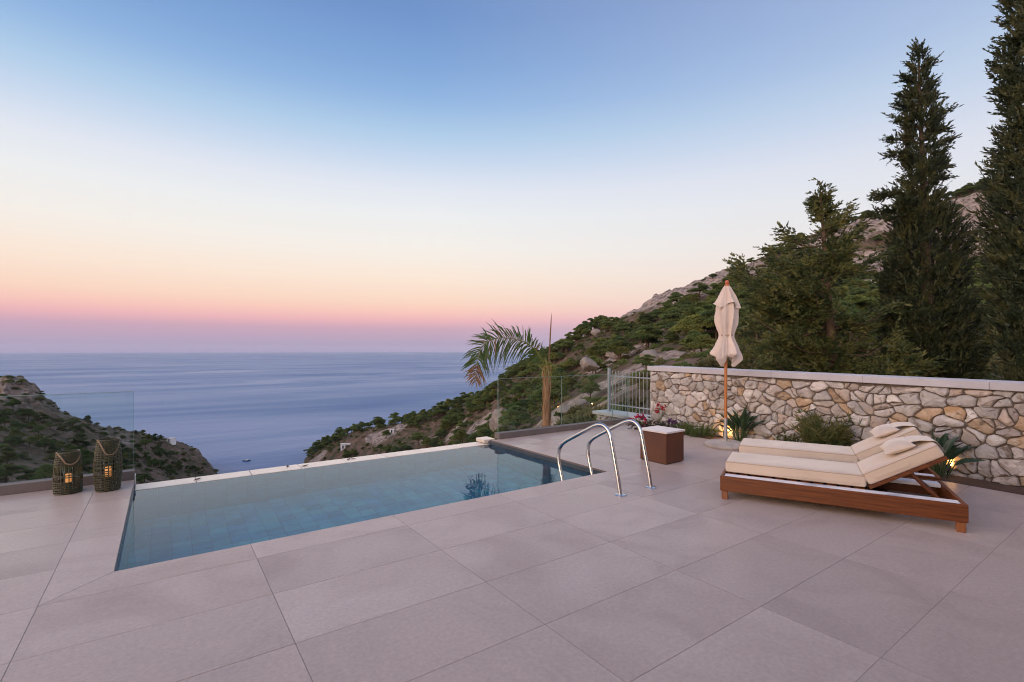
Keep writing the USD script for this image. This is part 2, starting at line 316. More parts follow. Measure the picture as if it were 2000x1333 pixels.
M['pool_water'] = usdkit.material(stage, '/World/Looks/pool_water', N, [('p.position', 'mp.vector'), ('mp.vector', 'n.vector'), ('n.fac', 'b.height'), ('b.normal', 'g.normal'), ('b.normal', 't.normal'), ('f.fac', 'm.fac'), ('t.BSDF', 'm.closure1'), ('g.BSDF', 'm.closure2')], surface='m.closure')
# sea: dark water, wind streaks drawn out along the swell, calm patches
N = {'p': ('principled_bsdf', {'roughness': 0.4, 'ior': 1.33}), 'g': ('geometry', {}),
     'm1': ('mapping', {'scale': (0.045, 0.16, 0.1), 'rotation': (0, 0, 0.5)}), 'n1': ('noise_texture', {'scale': 1.0, 'detail': 6.0, 'roughness': 0.6}), 'b1': ('bump', {'distance': 0.5, 'strength': 1.0}),
     'm2': ('mapping', {'scale': (0.0012, 0.0045, 0.002), 'rotation': (0, 0, 0.62)}), 'n2': ('noise_texture', {'scale': 1.0, 'detail': 6.0, 'roughness': 0.65, 'distortion': 0.8}),
     'rr': ('map_range', {'from_min': 0.34, 'from_max': 0.66, 'to_min': 0.30, 'to_max': 0.52, 'clamp': True}),
     'c': ('mix', {'color1': (.045, .108, .24), 'color2': (.034, .090, .212)})}
M['sea'] = usdkit.material(stage, '/World/Looks/sea', N, [('g.position', 'm1.vector'), ('m1.vector', 'n1.vector'), ('n1.fac', 'b1.height'), ('g.position', 'm2.vector'), ('m2.vector', 'n2.vector'), ('b1.normal', 'p.normal'), ('n2.fac', 'rr.value'), ('rr.result', 'p.roughness'), ('n2.fac', 'c.fac'), ('c.color', 'p.base_color')], surface='p.BSDF')
# hillside: red-brown earth, grey limestone where the rock mask says, low dry scrub
N = {'p': ('principled_bsdf', {'roughness': 0.95, 'specular_ior_level': 0.2}), 'g': ('geometry', {}), 'a': ('attribute', {'attribute': 'rock'}),
     'n1': ('noise_texture', {'scale': 0.06, 'detail': 8.0, 'roughness': 0.62}), 'n2': ('noise_texture', {'scale': 0.35, 'detail': 8.0, 'roughness': 0.7}), 'n3': ('noise_texture', {'scale': 0.16, 'detail': 7.0, 'roughness': 0.7}),
     'v': ('voronoi_texture', {'scale': 0.22, 'feature': 'f1', 'detail': 2.0}),
     'e': ('rgb_ramp', {'ramp': [(0.3, (.095, .058, .040)), (0.45, (.155, .098, .070)), (0.6, (.20, .14, .105)), (0.75, (.25, .20, .165))]}),
     'k': ('rgb_ramp', {'ramp': [(0.34, (.055, .044, .038)), (0.42, (.19, .15, .126)), (0.51, (.37, .30, .255)), (0.66, (.50, .425, .375))]}),
     'add': ('math', {'math_type': 'add'}), 'mr': ('map_range', {'from_min': 0.85, 'from_max': 1.1, 'clamp': True}), 'mx': ('mix', {}),
     'gr': ('map_range', {'from_min': 0.44, 'from_max': 0.56, 'to_max': 0.8, 'clamp': True}), 'inv': ('math', {'math_type': 'multiply_add', 'value2': -1.0, 'value3': 1.0, 'use_clamp': True}), 'gm': ('math', {'math_type': 'multiply'}), 'gx': ('mix', {'color2': (.058, .066, .030)}),
     'hb': ('math', {'math_type': 'multiply_add', 'value2': 0.6}), 'b': ('bump', {'distance': 2.2, 'strength': 0.9})}
M['terrain'] = usdkit.material(stage, '/World/Looks/terrain', N, [('g.position', 'n1.vector'), ('g.position', 'n2.vector'), ('g.position', 'n3.vector'), ('g.position', 'v.vector'), ('n2.fac', 'e.fac'), ('n2.fac', 'k.fac'), ('a.fac', 'add.value1'), ('n1.fac', 'add.value2'), ('add.value', 'mr.value'), ('mr.result', 'mx.fac'), ('e.color', 'mx.color1'), ('k.color', 'mx.color2'),
    ('n3.fac', 'gr.value'), ('a.fac', 'inv.value1'), ('gr.result', 'gm.value1'), ('inv.value', 'gm.value2'), ('gm.value', 'gx.fac'), ('mx.color', 'gx.color1'), ('gx.color', 'p.base_color'), ('v.distance', 'hb.value1'), ('n2.fac', 'hb.value3'), ('hb.value', 'b.height'), ('b.normal', 'p.normal')], surface='p.BSDF')

# ------------------------------------------------------------------ sea and land
rng = np.random.default_rng(7)
SEA = -80.0
rr_ = np.r_[0.0, np.geomspace(20, 25000, 60)]; na = 160; aa = np.arange(na)/na*2*PI
v = np.concatenate([np.c_[r*np.cos(aa), r*np.sin(aa), np.full(na, SEA)] for r in rr_]); i = (np.arange(len(rr_)-1)[:, None]*na + np.arange(na)).ravel(); j = (np.arange(len(rr_)-1)[:, None]*na + (np.arange(na)+1) % na).ravel()
solo('sea', (v, np.c_[i, j, j+na, i+na][:, ::-1]), M['sea'], 'calm blue violet sea reaching to the hazy horizon', 'sea', kind='structure')

# heights surveyed from the terrace: (bearing tangent, height over distance, distance)
SURVEY = [(-0.500,-0.2861,395), (-0.443,-0.2320,357), (-0.375,-0.1945,345), (-0.312,-0.1643,338), (-0.250,-0.1549,332), (-0.177,-0.1372,325), (-0.104,-0.1111,318), (-0.026,-0.0726,308), (0.031,-0.0341,300), (0.104,0.0128,290), (0.167,0.0472,284), (0.245,0.0764,278), (0.312,0.1243,276), (0.417,0.1576,275), (0.521,0.1993,285), (0.625,0.2472,295), (0.729,0.2826,305), (0.833,0.3086,320), (0.969,0.3451,340), (1.146,0.3805,360), (1.458,0.4222,380), (1.979,0.4534,380), (-0.312,-0.2111,316), (-0.156,-0.1882,280), (-0.104,-0.1611,250), (-0.062,-0.1903,205), (-0.156,-0.2236,240), (0.000,-0.1091,225), (0.000,-0.1695,130), (0.104,-0.0466,200), (0.104,-0.1039,100), (0.104,-0.1591,45), (0.208,0.0180,215), (0.208,-0.0382,115), (0.208,-0.0934,45), (0.208,-0.1424,20), (0.312,0.0628,215), (0.312,0.0107,120), (0.312,-0.0236,42), (0.312,-0.0518,20), (0.417,0.0836,190), (0.417,0.0232,100), (0.417,-0.0153,38), (0.417,-0.0466,18), (0.573,0.1253,200), (0.573,0.0420,100), (0.573,-0.0205,30), (0.573,-0.0570,14), (0.729,0.1180,225), (0.729,0.1930,265), (0.729,0.0420,110), (0.729,-0.0361,22), (0.729,-0.0622,12), (0.938,0.1389,225), (0.938,0.2399,290), (0.938,0.0472,80), (0.938,-0.0361,18), (0.938,-0.0726,10), (1.250,0.1722,220), (1.250,0.0680,80), (1.250,-0.0361,16), (1.875,0.1305,150), (1.875,-0.0153,15), (-0.417,-0.5882,12), (-0.417,-0.4320,50), (-0.417,-0.3122,130), (-0.417,-0.2861,220), (-0.417,-0.2861,300), (-0.208,-0.5361,12), (-0.208,-0.3695,50), (-0.208,-0.2705,130), (-0.208,-0.2445,200), (-0.052,-0.4320,10.5), (-0.052,-0.3070,40), (-0.052,-0.2393,90), (0.000,-0.1841,11), (0.000,-0.1924,30), (0.073,-0.1778,10.5), (0.104,-0.1799,9.6), (0.198,-0.1778,9.5), (0.156,-0.1632,15), (-0.729,-0.6403,12), (-0.729,-0.4216,50), (-1.042,-0.6403,12), (-1.042,-0.3799,50), (-1.458,-0.6403,12), (-1.458,-0.3278,50), (-0.573,-0.5882,12), (-0.573,-0.3799,60), (-0.573,-0.3174,150), (-0.573,-0.3018,250), (-0.573,-0.2861,330), (-1.979,-0.0049,200), (-1.354,-0.0309,215), (-1.042,-0.0539,230), (-1.010,-0.0507,231), (-0.979,-0.0611,235), (-0.948,-0.0861,240), (-0.927,-0.1226,245), (-0.875,-0.1403,255), (-0.802,-0.1570,280), (-0.769,-0.1632,292), (-0.708,-0.1716,310), (-0.646,-0.1789,320), (-0.623,-0.2080,326), (-0.597,-0.2455,333), (-0.573,-0.2914,350), (-0.990,-0.1247,214), (-1.146,-0.1091,190), (-0.938,-0.1768,188), (-0.833,-0.1986,228), (-0.833,-0.2424,172), (-0.698,-0.2164,285), (-0.688,-0.2570,250), (-0.938,-0.2611,120), (-1.042,-0.2289,130), (-0.771,-0.2497,200), (-0.635,-0.2393,305), (-1.354,-0.1195,150), (-1.354,-0.2236,80), (-1.979,-0.1195,100), (-1.979,-0.3278,30), (-1.979,-0.1195,300), (-1.354,-0.1716,330), (-1.042,-0.2236,340), (-0.927,-0.2549,350), (-0.802,-0.2861,380), (-0.708,-0.2861,400), (-0.625,-0.2757,400), (-0.573,-0.2236,460), (-0.443,-0.1924,470), (-0.312,-0.1924,460), (-0.104,-0.1820,450), (0.031,-0.1507,440), (0.167,-0.0986,430), (0.312,-0.0570,430), (0.521,0.0368,440), (0.729,0.1305,450), (0.969,0.2139,480), (1.458,0.2972,520), (1.979,0.3180,520)]
sv = np.array(SURVEY)
rbf = RBFInterpolator(np.c_[sv[:, 0]*2.0, np.log(sv[:, 2])], sv[:, 1], kernel='linear', smoothing=0.001)
TS, LS = np.arange(-1.7, 2.25, 0.0045), np.arange(math.log(8.6), math.log(560), 0.0165)
tt, ll = np.meshgrid(TS, LS); YY = np.exp(ll); XX = tt*YY
ct, cl = np.meshgrid(np.arange(-1.75, 2.3, 0.03), np.arange(2.1, 6.4, 0.05))      # coarse solve, then bilinear
cs = rbf(np.c_[ct.ravel()*2.0, cl.ravel()]).reshape(ct.shape)
from scipy.ndimage import map_coordinates, gaussian_filter
sl = map_coordinates(cs, [(ll-2.1)/0.05, (tt+1.75)/0.03], order=1)
ZZ = EYE + sl*YY
ROCK = [(1330, 580, 272, 32), (1265, 612, 274, 17), (1400, 565, 268, 24), (1440, 560, 270, 16), (1290, 610, 262, 10), (1640, 438, 298, 15), (1700, 424, 302, 13), (1740, 412, 304, 9), (1530, 510, 280, 14), (1105, 690, 285, 10), (1130, 672, 280, 9), (1210, 688, 160, 9), (1195, 700, 150, 7), (1290, 640, 200, 5), (1260, 695, 90, 9),
        (1230, 740, 60, 9), (1140, 770, 60, 6), (1180, 770, 35, 4), (1080, 790, 90, 8), (940, 848, 230, 7), (890, 862, 262, 6), (840, 866, 285, 5), (760, 855, 325, 9), (990, 815, 190, 6), (1880, 400, 310, 26), (1900, 470, 270, 14), (1700, 520, 255, 12), (1560, 640, 120, 6),
        (20, 770, 225, 22), (80, 800, 232, 18), (60, 760, 230, 14), (0, 800, 210, 14), (220, 850, 265, 9), (240, 870, 260, 8), (390, 870, 318, 9), (410, 905, 325, 9), (150, 850, 215, 6), (620, 905, 345, 6), (730, 850, 330, 6), (1610, 500, 270, 9), (1460, 520, 272, 8)]
rock = np.zeros_like(ZZ)
for px, py, Y, R in ROCK:
    X0, Z0 = (px-1000)/960*Y, EYE - (py-685.3)/960*Y
    rock = np.maximum(rock, np.exp(-(((XX-X0)/R)**2 + ((YY-Y)/(R*1.3))**2)))
P3 = np.stack([XX, YY, ZZ*0 + 3.0], -1)
rock = np.clip(rock*1.5 + (fbm(P3/9, 4, 5)-0.5)*0.9*(rock > 0.02), 0, 1)
rough = rock.copy(); rock = rock*np.where(tt < -.58, .45, 1.0)
amp = np.clip(0.013*YY, 0.1, 3.6)
rid = 1-np.abs(2*fbm(P3/26, 4, 21)-1)*2.2
crag = np.abs(2*fbm(P3/7.5, 4, 33)-1)
ZZ = ZZ + amp*((fbm(P3/38, 4, 11)-0.5)*1.7 + (rid-0.6)*0.5 + (fbm(P3/5, 3, 15)-0.5)*0.45) + rough*np.clip(YY/90, 0.12, 2.2)*(crag*3.4-0.7)
DX, DY = wld(XX, YY)
inside = (DX < 8.75) & (DY < 8.0)
ZZ = np.where(inside, np.minimum(ZZ, -2.6), ZZ)
ZZ = np.where((~inside) & (YY < 12) & (DX > 8.75), np.minimum(ZZ, 0.95), ZZ)
def ground(x, y):
    """height of the hillside at deck coordinates"""
    X, Y = x*C - y*S, x*S + y*C
    return float(map_coordinates(ZZ, [[(math.log(Y)-LS[0])/0.0165], [(X/Y-TS[0])/0.0045]], order=1, mode='nearest')[0])
n0, n1 = ZZ.shape; i = (np.arange(n0-1)[:, None]*n1 + np.arange(n1-1)).ravel()
v = np.stack([DX, DY, ZZ], -1).reshape(-1, 3); q = np.c_[i, i+1, i+1+n1, i+n1]
hz = ZZ.ravel(); q = q[(hz[q].max(1) > SEA-4)]
g = solo('hillside', (v, q), M['terrain'], 'rocky hillside and headlands sloping down to the sea', 'hillside', kind='structure', smooth=True)
UsdGeom.PrimvarsAPI(g).CreatePrimvar('rock', Sdf.ValueTypeNames.FloatArray, 'vertex').Set(Vt.FloatArray.FromNumpy(rock.ravel().astype(np.float32)))

# ------------------------------------------------------------------ terrace: tiles laid on grout, a mitred coping round the pool
PX0, PX1, PY0, PY1, CW = -0.28, 4.645, 4.43, 7.20, 0.34
deck = thing('deck', 'terrace paved with large pale stone tiles', 'terrace', kind='structure')
def edge_x(y): return 7.44 + 0.0692*(y-0.0)
xs = [0.572 + 1.191*k for k in range(-7, 8)]
ys = [4.09, 3.435, 2.785, 2.16, 1.555, 0.945, 0.34, -0.265, -0.87, -1.475, -2.08, -2.685]
ysb = [4.09, 4.715, 5.32, 5.925, 6.53, 7.135, 7.74]
lim = Polygon([(-7.5, -2.7), (edge_x(-2.7), -2.7), (edge_x(7.14), 7.14), (edge_x(7.14), 7.74), (-7.5, 7.74)])
mid = sbox(-7.5, -3, 9, 4.09); lft = sbox(-7.5, 4.09, PX0-CW, 7.44); rgt = sbox(PX1+CW, 4.09, 9, 7.14)
cells = []
for x0, x1 in zip(xs[:-1], xs[1:]):
    for y0, y1 in zip(ys[1:], ys[:-1]): cells.append(sbox(x0, y0, x1, y1).intersection(mid).intersection(lim))
    for y0, y1 in zip(ysb[:-1], ysb[1:]):
        c = sbox(x0, y0, x1, y1)
        cells += [c.intersection(lft).intersection(lim), c.intersection(rgt).intersection(lim)]
a0, b0 = PX0-CW, PX1+CW
xj = [x for x in xs if PX0+0.2 < x < PX1-0.3]
for u, w in zip([None]+xj, xj+[None]):
    if u is None: cells.append(Polygon([(a0, 4.09), (w, 4.09), (w, PY0), (PX0, PY0)]))
    elif w is None: cells.append(Polygon([(u, 4.09), (b0, 4.09), (PX1, PY0), (u, PY0)]))
    else: cells.append(Polygon([(u, 4.09), (w, 4.09), (w, PY0), (u, PY0)]))
cells.append(Polygon([(a0, 4.09), (PX0, PY0), (PX0, 5.32), (a0, 5.32)])); cells.append(sbox(a0, 5.32, PX0, 6.53)); cells.append(sbox(a0, 6.53, PX0, 7.44))
cells.append(Polygon([(b0, 4.09), (b0, 5.32), (PX1, 5.32), (PX1, PY0)])); cells.append(sbox(PX1, 5.32, b0, 6.53)); cells.append(sbox(PX1, 6.53, b0, 7.14))
k = 0
for c in cells:
    if c.is_empty or c.area < 0.004 or c.geom_type != 'Polygon': continue
    p = c.buffer(-0.0013, join_style=2)
    if p.is_empty: continue
    part(deck, 'tile', prism(p.simplify(1e-4), -0.02, rng.uniform(0, 0.0008), 0.0015), M[f'tile_{int(rng.integers(4))}'])
part(deck, 'grout_bed', join(bx(-7.5, edge_x(-2.7)-0.005, -2.7, 4.425, -0.12, -0.0018, 0), bx(-7.5, PX0-0.004, 4.426, 7.43, -0.12, -0.0018, 0), bx(PX1+0.004, 7.72, 4.426, 7.13, -0.12, -0.0018, 0)), M['grout'])
part(deck, 'tile_edge', bx(PX1-0.004, PX1-0.0005, PY0+0.002, 7.2, -0.025, -0.003, 0), M['curb'])
part(deck, 'drain_cover', tr(lathe([(0, .004), (.05, .004), (.056, .0012), (.056, .0)][::-1], 24), (7.55, 6.59, .001)), M['lamp_black'])
part(deck, 'retaining_wall', join(bx(-7.5, PX0-0.15, 7.32, 7.42, -4, -0.13, 0), bx(PX1+0.15, 8.0, 7.02, 7.12, -4, -0.13, 0)), M['curb'])

# ------------------------------------------------------------------ the pool
pool = thing('pool', 'infinity pool lined with teal tiles, its far edge a wet pale stone rim', 'pool', kind='structure')
BOT, WL = -1.30, -0.08
fx, fy = np.linspace(PX0, PX1, 29), np.linspace(PY0, PY1, 17); ft = []
for a_, b_ in zip(fx[:-1], fx[1:]):
    for c_, d_ in zip(fy[:-1], fy[1:]): ft.append((math.hypot(a_, c_), bx(a_+.002, b_-.002, c_+.002, d_-.002, BOT-0.01, BOT+rng.uniform(0, .002), 0.003), int(rng.integers(6))))
ft.sort(key=lambda q: q[0]); far_ = [[] for _ in range(6)]
for n_, (d_, m_, k_) in enumerate(ft):
    if n_ < 290: part(pool, 'floor_tile', m_, M[f'pool_tile_{k_}'])
    else: far_[k_].append(m_)
for k_, w_ in enumerate(far_): part(pool, 'far_floor_tiles', join(*w_), M[f'pool_tile_{k_}'], kind='stuff')
part(pool, 'pool_shell', join(bx(PX0-0.2, PX1+0.2, PY0-0.2, PY1+0.30, BOT-0.2, BOT-0.006, 0), bx(PX0-0.2, PX0-0.012, PY0-0.012, PY1+0.3, BOT-0.006, -0.121, 0), bx(PX1+0.012, PX1+0.2, PY0-0.012, PY1+0.3, BOT-0.006, -0.121, 0),
    bx(PX0-0.2, PX1+0.2, PY0-0.2, PY0-0.013, BOT-0.006, -0.121, 0), bx(PX0-0.01, PX1+0.01, PY1+0.012, PY1+0.29, BOT-0.006, -0.10, 0)), M['pool_grout'])
hs = np.linspace(BOT+0.004, -0.13, 6); wt = [[] for _ in range(6)]
for a_, b_ in zip(np.linspace(PX0, PX1, 22)[:-1], np.linspace(PX0, PX1, 22)[1:]):
    for c_, d_ in zip(hs[:-1], hs[1:]):
        wt[int(rng.integers(6))].append(bx(a_+.003, b_-.003, PY1, PY1+0.012, c_+.003, d_-.003, 0.002))
        wt[int(rng.integers(6))].append(bx(a_+.003, b_-.003, PY0-0.012, PY0, c_+.003, d_-.003, 0.002))
for a_, b_ in zip(np.linspace(PY0, PY1, 13)[:-1], np.linspace(PY0, PY1, 13)[1:]):
    for c_, d_ in zip(hs[:-1], hs[1:]):
        for x0 in (PX0-0.012, PX1): wt[int(rng.integers(6))].append(bx(x0, x0+0.012, a_+.003, b_-.003, c_+.003, d_-.003, 0.002))
for k, w in enumerate(wt): part(pool, 'wall_tiles', join(*w), M[f'pool_tile_{k}'], kind='stuff')
part(pool, 'waterline_band', bx(PX0-0.012, PX0+0.002, PY0, PY1+0.30, -0.128, -0.024, 0), M['pool_band'])
part(pool, 'waterline_band', bx(PX1-0.003, PX1+0.012, PY0, PY1+0.30, -0.128, -0.026, 0), M['pool_band'])
part(pool, 'waterline_band', bx(PX0, PX1, PY0-0.012, PY0-0.001, -0.128, -0.022, 0), M['pool_band'])
rx = np.linspace(PX0+0.004, PX1-0.006, 9)
for a_, b_ in zip(rx[:-1], rx[1:]):
    part(pool, 'rim_stone', bx(a_+.0015, b_-.0015, PY1+0.001, PY1+0.31, -0.14, WL+0.004+rng.uniform(0, .002), 0.006), M['rim_stone'])
part(pool, 'rim_end_block', bx(PX1-0.09, PX1+0.14, PY1+0.05, PY1+0.33, -0.06, -0.004, 0.005), M['rim_stone'])
part(pool, 'rim_end_block', bx(PX0-0.10, PX0+0.012, PY1+0.26, PY1+0.36, -0.07, 0.05, 0.005), M['rim_stone'])
part(pool, 'outer_wall', bx(PX0-0.2, PX1+0.2, PY1+0.30, PY1+0.40, -4.0, -0.16, 0), M['curb'])
solo('pool_water', (np.array([[PX0+.0025, PY0+.0005, WL], [PX1-.0035, PY0+.0005, WL], [PX1-.0035, PY1+.02, WL], [PX0+.0025, PY1+.02, WL]]), np.array([[0, 1, 2, 3]])), M['pool_water'], 'still blue pool water mirroring the evening sky', 'water', kind='structure')
for k, (x, y, r) in enumerate([(0.35, 7.33, 30), (1.42, 7.42, 80), (1.62, 7.31, 10), (2.25, 7.37, 50), (2.33, 7.40, 130)]):
    lv = np.array([[-.045, 0, .0], [-.01, .016, .008], [.03, .011, .003], [.055, 0, .012], [.03, -.013, .006], [-.01, -.015, .001]]); th = np.array([0, 0, .003])
    m = trimesh.convex.convex_hull(np.vstack([lv, lv+th])); w = tr((m.vertices, m.faces), (x, y, WL+0.009), 2, r)
    solo('fallen_leaf', w, M['leaf_dry'], 'small dry brown leaf lying on the wet pale pool rim', 'leaf', 'dry leaves on the pool rim')

# planting bed between terrace and wall
bed = []
for y in np.linspace(7.0, -2.7, 60): bed.append([(edge_x(y)+0.006, y), (edge_x(y)*0.5+4.08, y), (8.36 + 0.0509*(y-6.7), y)])
bv = np.array(bed).reshape(-1, 2); bz = -0.045 + 0.05*fbm(np.c_[bv*3, bv[:, :1]*0], 4, 3); bz[1::3] += 0.03
k = np.arange(59)[:, None]*3 + np.arange(2); k = k.ravel()
solo('planting_bed', (np.c_[bv, bz], np.c_[k, k+3, k+4, k+1][:, ::-1]), M['soil'], 'strip of bare red-brown soil along the foot of the stone wall', 'soil', kind='structure', smooth=True)

# ------------------------------------------------------------------ unseen house behind the viewpoint, placed to shade the near paving
t = thing('villa', 'unseen white house front behind the viewpoint, placed to shade the near terrace', 'house', (0, -3.4, 0))
part(t, 'wall', join(bx(-9, -5.2, -3.7, -3.4, -.1, 3.3, .01), bx(-2.3, -.9, -3.7, -3.4, -.1, 3.3, .01), bx(2.0, 3.4, -3.7, -3.4, -.1, 3.3, .01), bx(6.3, 7.4, -3.7, -3.4, -.1, 3.3, .01), bx(-5.199, -2.301, -3.7, -3.4, 2.4, 3.3, 0), bx(-.899, 1.999, -3.7, -3.4, 2.4, 3.3, 0), bx(3.401, 6.299, -3.7, -3.4, 2.4, 3.3, 0)), M['house_white'], world=True)
for x in (-5.2, -.9, 3.4):
    w = part(t, 'window', bx(x+.06, x+2.84, -3.6, -3.58, .02, 2.39, 0), M['window_dark'], world=True)
    part(w, 'frame', join(bx(x+.001, x+.058, -3.64, -3.54, .0, 2.398, .005), bx(x+2.842, x+2.899, -3.64, -3.54, .0, 2.398, .005), bx(x+1.42, x+1.48, -3.577, -3.54, .02, 2.39, .005)), M['lamp_black'], world=True)
part(t, 'roof', bx(-9.2, 7.6, -9, -2.3, 3.302, 3.55, .02), M['house_white'], world=True)

# ------------------------------------------------------------------ rubble wall, low wall, fence
WORG, WRZ = (8.32, 6.7, 0.0), 87.09
def voro_stones(x0, x1, z0, z1, rng, sizes, asp=1.4, gap=0.0065):
    """an irregular stone bond: cells of a point set with mixed spacing, corners knocked off"""
    pts, rad = [], []
    L = (x1-x0)/asp
    for r, tries in sizes:
        for _ in range(tries):
            p = np.array([rng.uniform(0, L), rng.uniform(0, z1-z0)])
            if not pts or (((np.array(pts)-p)**2).sum(1) > ((r+np.array(rad))*0.92)**2).all(): pts.append(p); rad.append(r)
    pts = np.array(pts); H_ = z1-z0
    allp = np.vstack([pts, pts*[-1, 1], pts*[-1, 1]+[2*L, 0], pts*[1, -1], pts*[1, -1]+[0, 2*H_]])
    vo = Voronoi(allp); out = []
    for k in range(len(pts)):
        reg = vo.regions[vo.point_region[k]]
        if -1 in reg: continue
        poly = Polygon(vo.vertices[reg]*[asp, 1] + [x0, z0])
        todo = [poly]
        while todo:
            poly = todo.pop()
            if poly.area > 0.015 and rng.random() < (0.66 if poly.area > 0.045 else 0.30):
                c0 = poly.centroid; th = rng.uniform(-.9, .9) + (PI/2 if rng.random() < .5 else 0); ax_ = np.array([math.cos(th), math.sin(th)])*3; o_ = np.array([c0.x, c0.y]) + rng.normal(0, .02, 2); nn_ = np.array([-ax_[1], ax_[0]])
                hp_ = Polygon([o_-ax_, o_+ax_, o_+ax_+nn_, o_-ax_+nn_]); hm_ = Polygon([o_-ax_, o_+ax_, o_+ax_-nn_, o_-ax_-nn_])
                for h_ in (poly.intersection(hp_), poly.intersection(hm_)):
                    if h_.geom_type == 'Polygon' and h_.area > .0015: out += shape_stone(h_, z0, z1, gap, rng)
            else: out += shape_stone(poly, z0, z1, gap, rng)
    return out
def shape_stone(poly, z0, z1, gap, rng):
        out = []
        e = np.array(poly.segmentize(0.035).exterior.coords)[:-1]; p3 = np.c_[e*[3.2, 4.2], e[:, :1]*0]
        e = e + np.c_[fbm(p3, 3, 71)-.5, fbm(p3, 3, 83)-.5]*[.17, .13]; e[:, 1] = np.clip(e[:, 1], z0, z1); poly = Polygon(e).buffer(0)
        r = 0.004 + 0.008*math.sqrt(poly.area)
        q = poly.buffer(-gap*rng.uniform(0.5, 1.4)-r).buffer(r, quad_segs=2)
        if not (q.is_empty or q.geom_type != 'Polygon' or q.area < 8e-4): out.append(q)
        return out
def stone_mesh(q, rng, y0=0.0):
    n = max(12, min(22, int(q.exterior.length/0.045))); o = np.array([q.exterior.interpolate(t, normalized=True).coords[0] for t in np.arange(n)/n])
    ang = np.arange(n); c = o.mean(0); sz = math.sqrt(q.area); o = o + rng.normal(0, 0.016*sz+0.001, o.shape)
    tilt = rng.normal(0, 0.05, 2); d = min(0.055, 0.02+0.12*sz)*rng.uniform(0.7, 1.25)
    rows = []
    for s, y in ((1.0, -0.03), (1.0, d*0.30), (0.90, d*0.72), (0.62, d*0.96)):
        p = c + (o-c)*s; rows.append(np.c_[p[:, 0], np.full(n, y0 + y) + (((p-c) @ tilt + rng.normal(0, 0.007, n)) if s < 1 else 0), p[:, 1]])
    v = np.vstack(rows + [[[c[0], y0+d*rng.uniform(.9, 1.05), c[1]]]]); f = []
    for r in range(3):
        for j in range(n): a, b = r*n+j, r*n+(j+1) % n; f += [[a, b+n, b], [a, a+n, b+n]]
    for j in range(n): f.append([3*n+j, 4*n, 3*n+(j+1) % n])
    v = np.array(v); f = np.array(f)
    return (v, f if Polygon(o).exterior.is_ccw else f[:, ::-1])
wall = thing('stone_wall', 'long rubble wall of pale and ochre stones with grey coping slabs', 'wall', WORG, WRZ)
wr = np.random.default_rng(11)
WT = lambda x: 0.0091*x
def shear(m, top=1.13):
    v, f = arr(m); v = v.copy(); v[:, 2] += WT(v[:, 0])*np.clip(v[:, 2]/top, 0, 1); return v, f
part(wall, 'wall_core', shear(bx(-9.2, -0.01, -0.40, -0.012, -0.3, 1.13, 0)), M['mortar'])
qs = voro_stones(-9.2, 0.0, -0.02, 1.128, wr, [(.145, 60), (.11, 400), (.08, 3000), (.058, 5000), (.040, 6000)])
qs.sort(key=lambda q: -q.area*(1 if q.centroid.x > -6.3 else .2)); rest = []
for n_, q in enumerate(qs):
    m = shear(stone_mesh(q, wr)); mk = M[f'stone_{int(wr.choice(7, p=[.22,.17,.09,.16,.17,.05,.14]))}']
    if n_ < 290: part(wall, 'stone', m, mk, 40)
    else: rest.append(m)
part(wall, 'small_stones', join(*rest), M['stone_3'], 40, kind='stuff')
for z0, z1 in zip(np.linspace(0, 1.12, 6)[:-1], np.linspace(0, 1.12, 6)[1:]):      # squared stones of the far end
    part(wall, 'stone', bx(-0.012, 0.03, -0.41, -0.005, z0+.006, z1-.006, 0.012), M['stone_1'])
cx_ = np.linspace(-9.2, 0.05, 8)
for a_, b_ in zip(cx_[:-1], cx_[1:]):
    part(wall, 'coping_slab', shear(bx(a_+.001, b_-.001, -0.45, 0.06, 1.132, 1.228, 0.006)), M['cap_stone'])
low = thing('low_wall', 'low stone wall with pale blue-grey capping under the metal railing', 'wall', WORG, WRZ)
part(low, 'wall_core', bx(0.04, 1.62, -0.42, -0.015, -1.5, 0.045, 0), M['mortar'])
for q in voro_stones(0.04, 1.62, -0.55, 0.043, wr, [(.11, 60), (.08, 1500), (.055, 2500)], 1.5, 0.005):
    part(low, 'stone', stone_mesh(q, wr), M[f'stone_{int(wr.choice([0, 1, 4, 6]))}'], 50)
part(low, 'coping_slab', bx(0.04, 1.74, -0.50, 0.07, 0.047, 0.12, 0.006), M['cap_blue'])
fen = thing('railing', 'pale blue-grey metal railing with thin upright bars on the low wall', 'railing', WORG, WRZ)
part(fen, 'post', join(bx(1.44, 1.50, -0.25, -0.19, 0.124, 1.13, 0.006), bx(1.41, 1.53, -0.28, -0.16, 0.121, 0.130, 0.002), bx(1.435, 1.505, -0.255, -0.185, 1.131, 1.14, 0.003)), M['fence_paint'])
part(fen, 'rail', bx(0.033, 1.438, -0.235, -0.205, 0.94, 0.965, 0.004), M['fence_paint'])
part(fen, 'rail', bx(0.033, 1.438, -0.235, -0.205, 0.275, 0.30, 0.004), M['fence_paint'])
for x in np.linspace(0.09, 1.36, 13):
    part(fen, 'bar', tube([(x, -0.22, 0.17), (x, -0.22, 0.6), (x, -0.22, 1.07), (x, -0.22, 1.085)], [0.0062, 0.0062, 0.0062, 0.002], 6), M['fence_paint'])

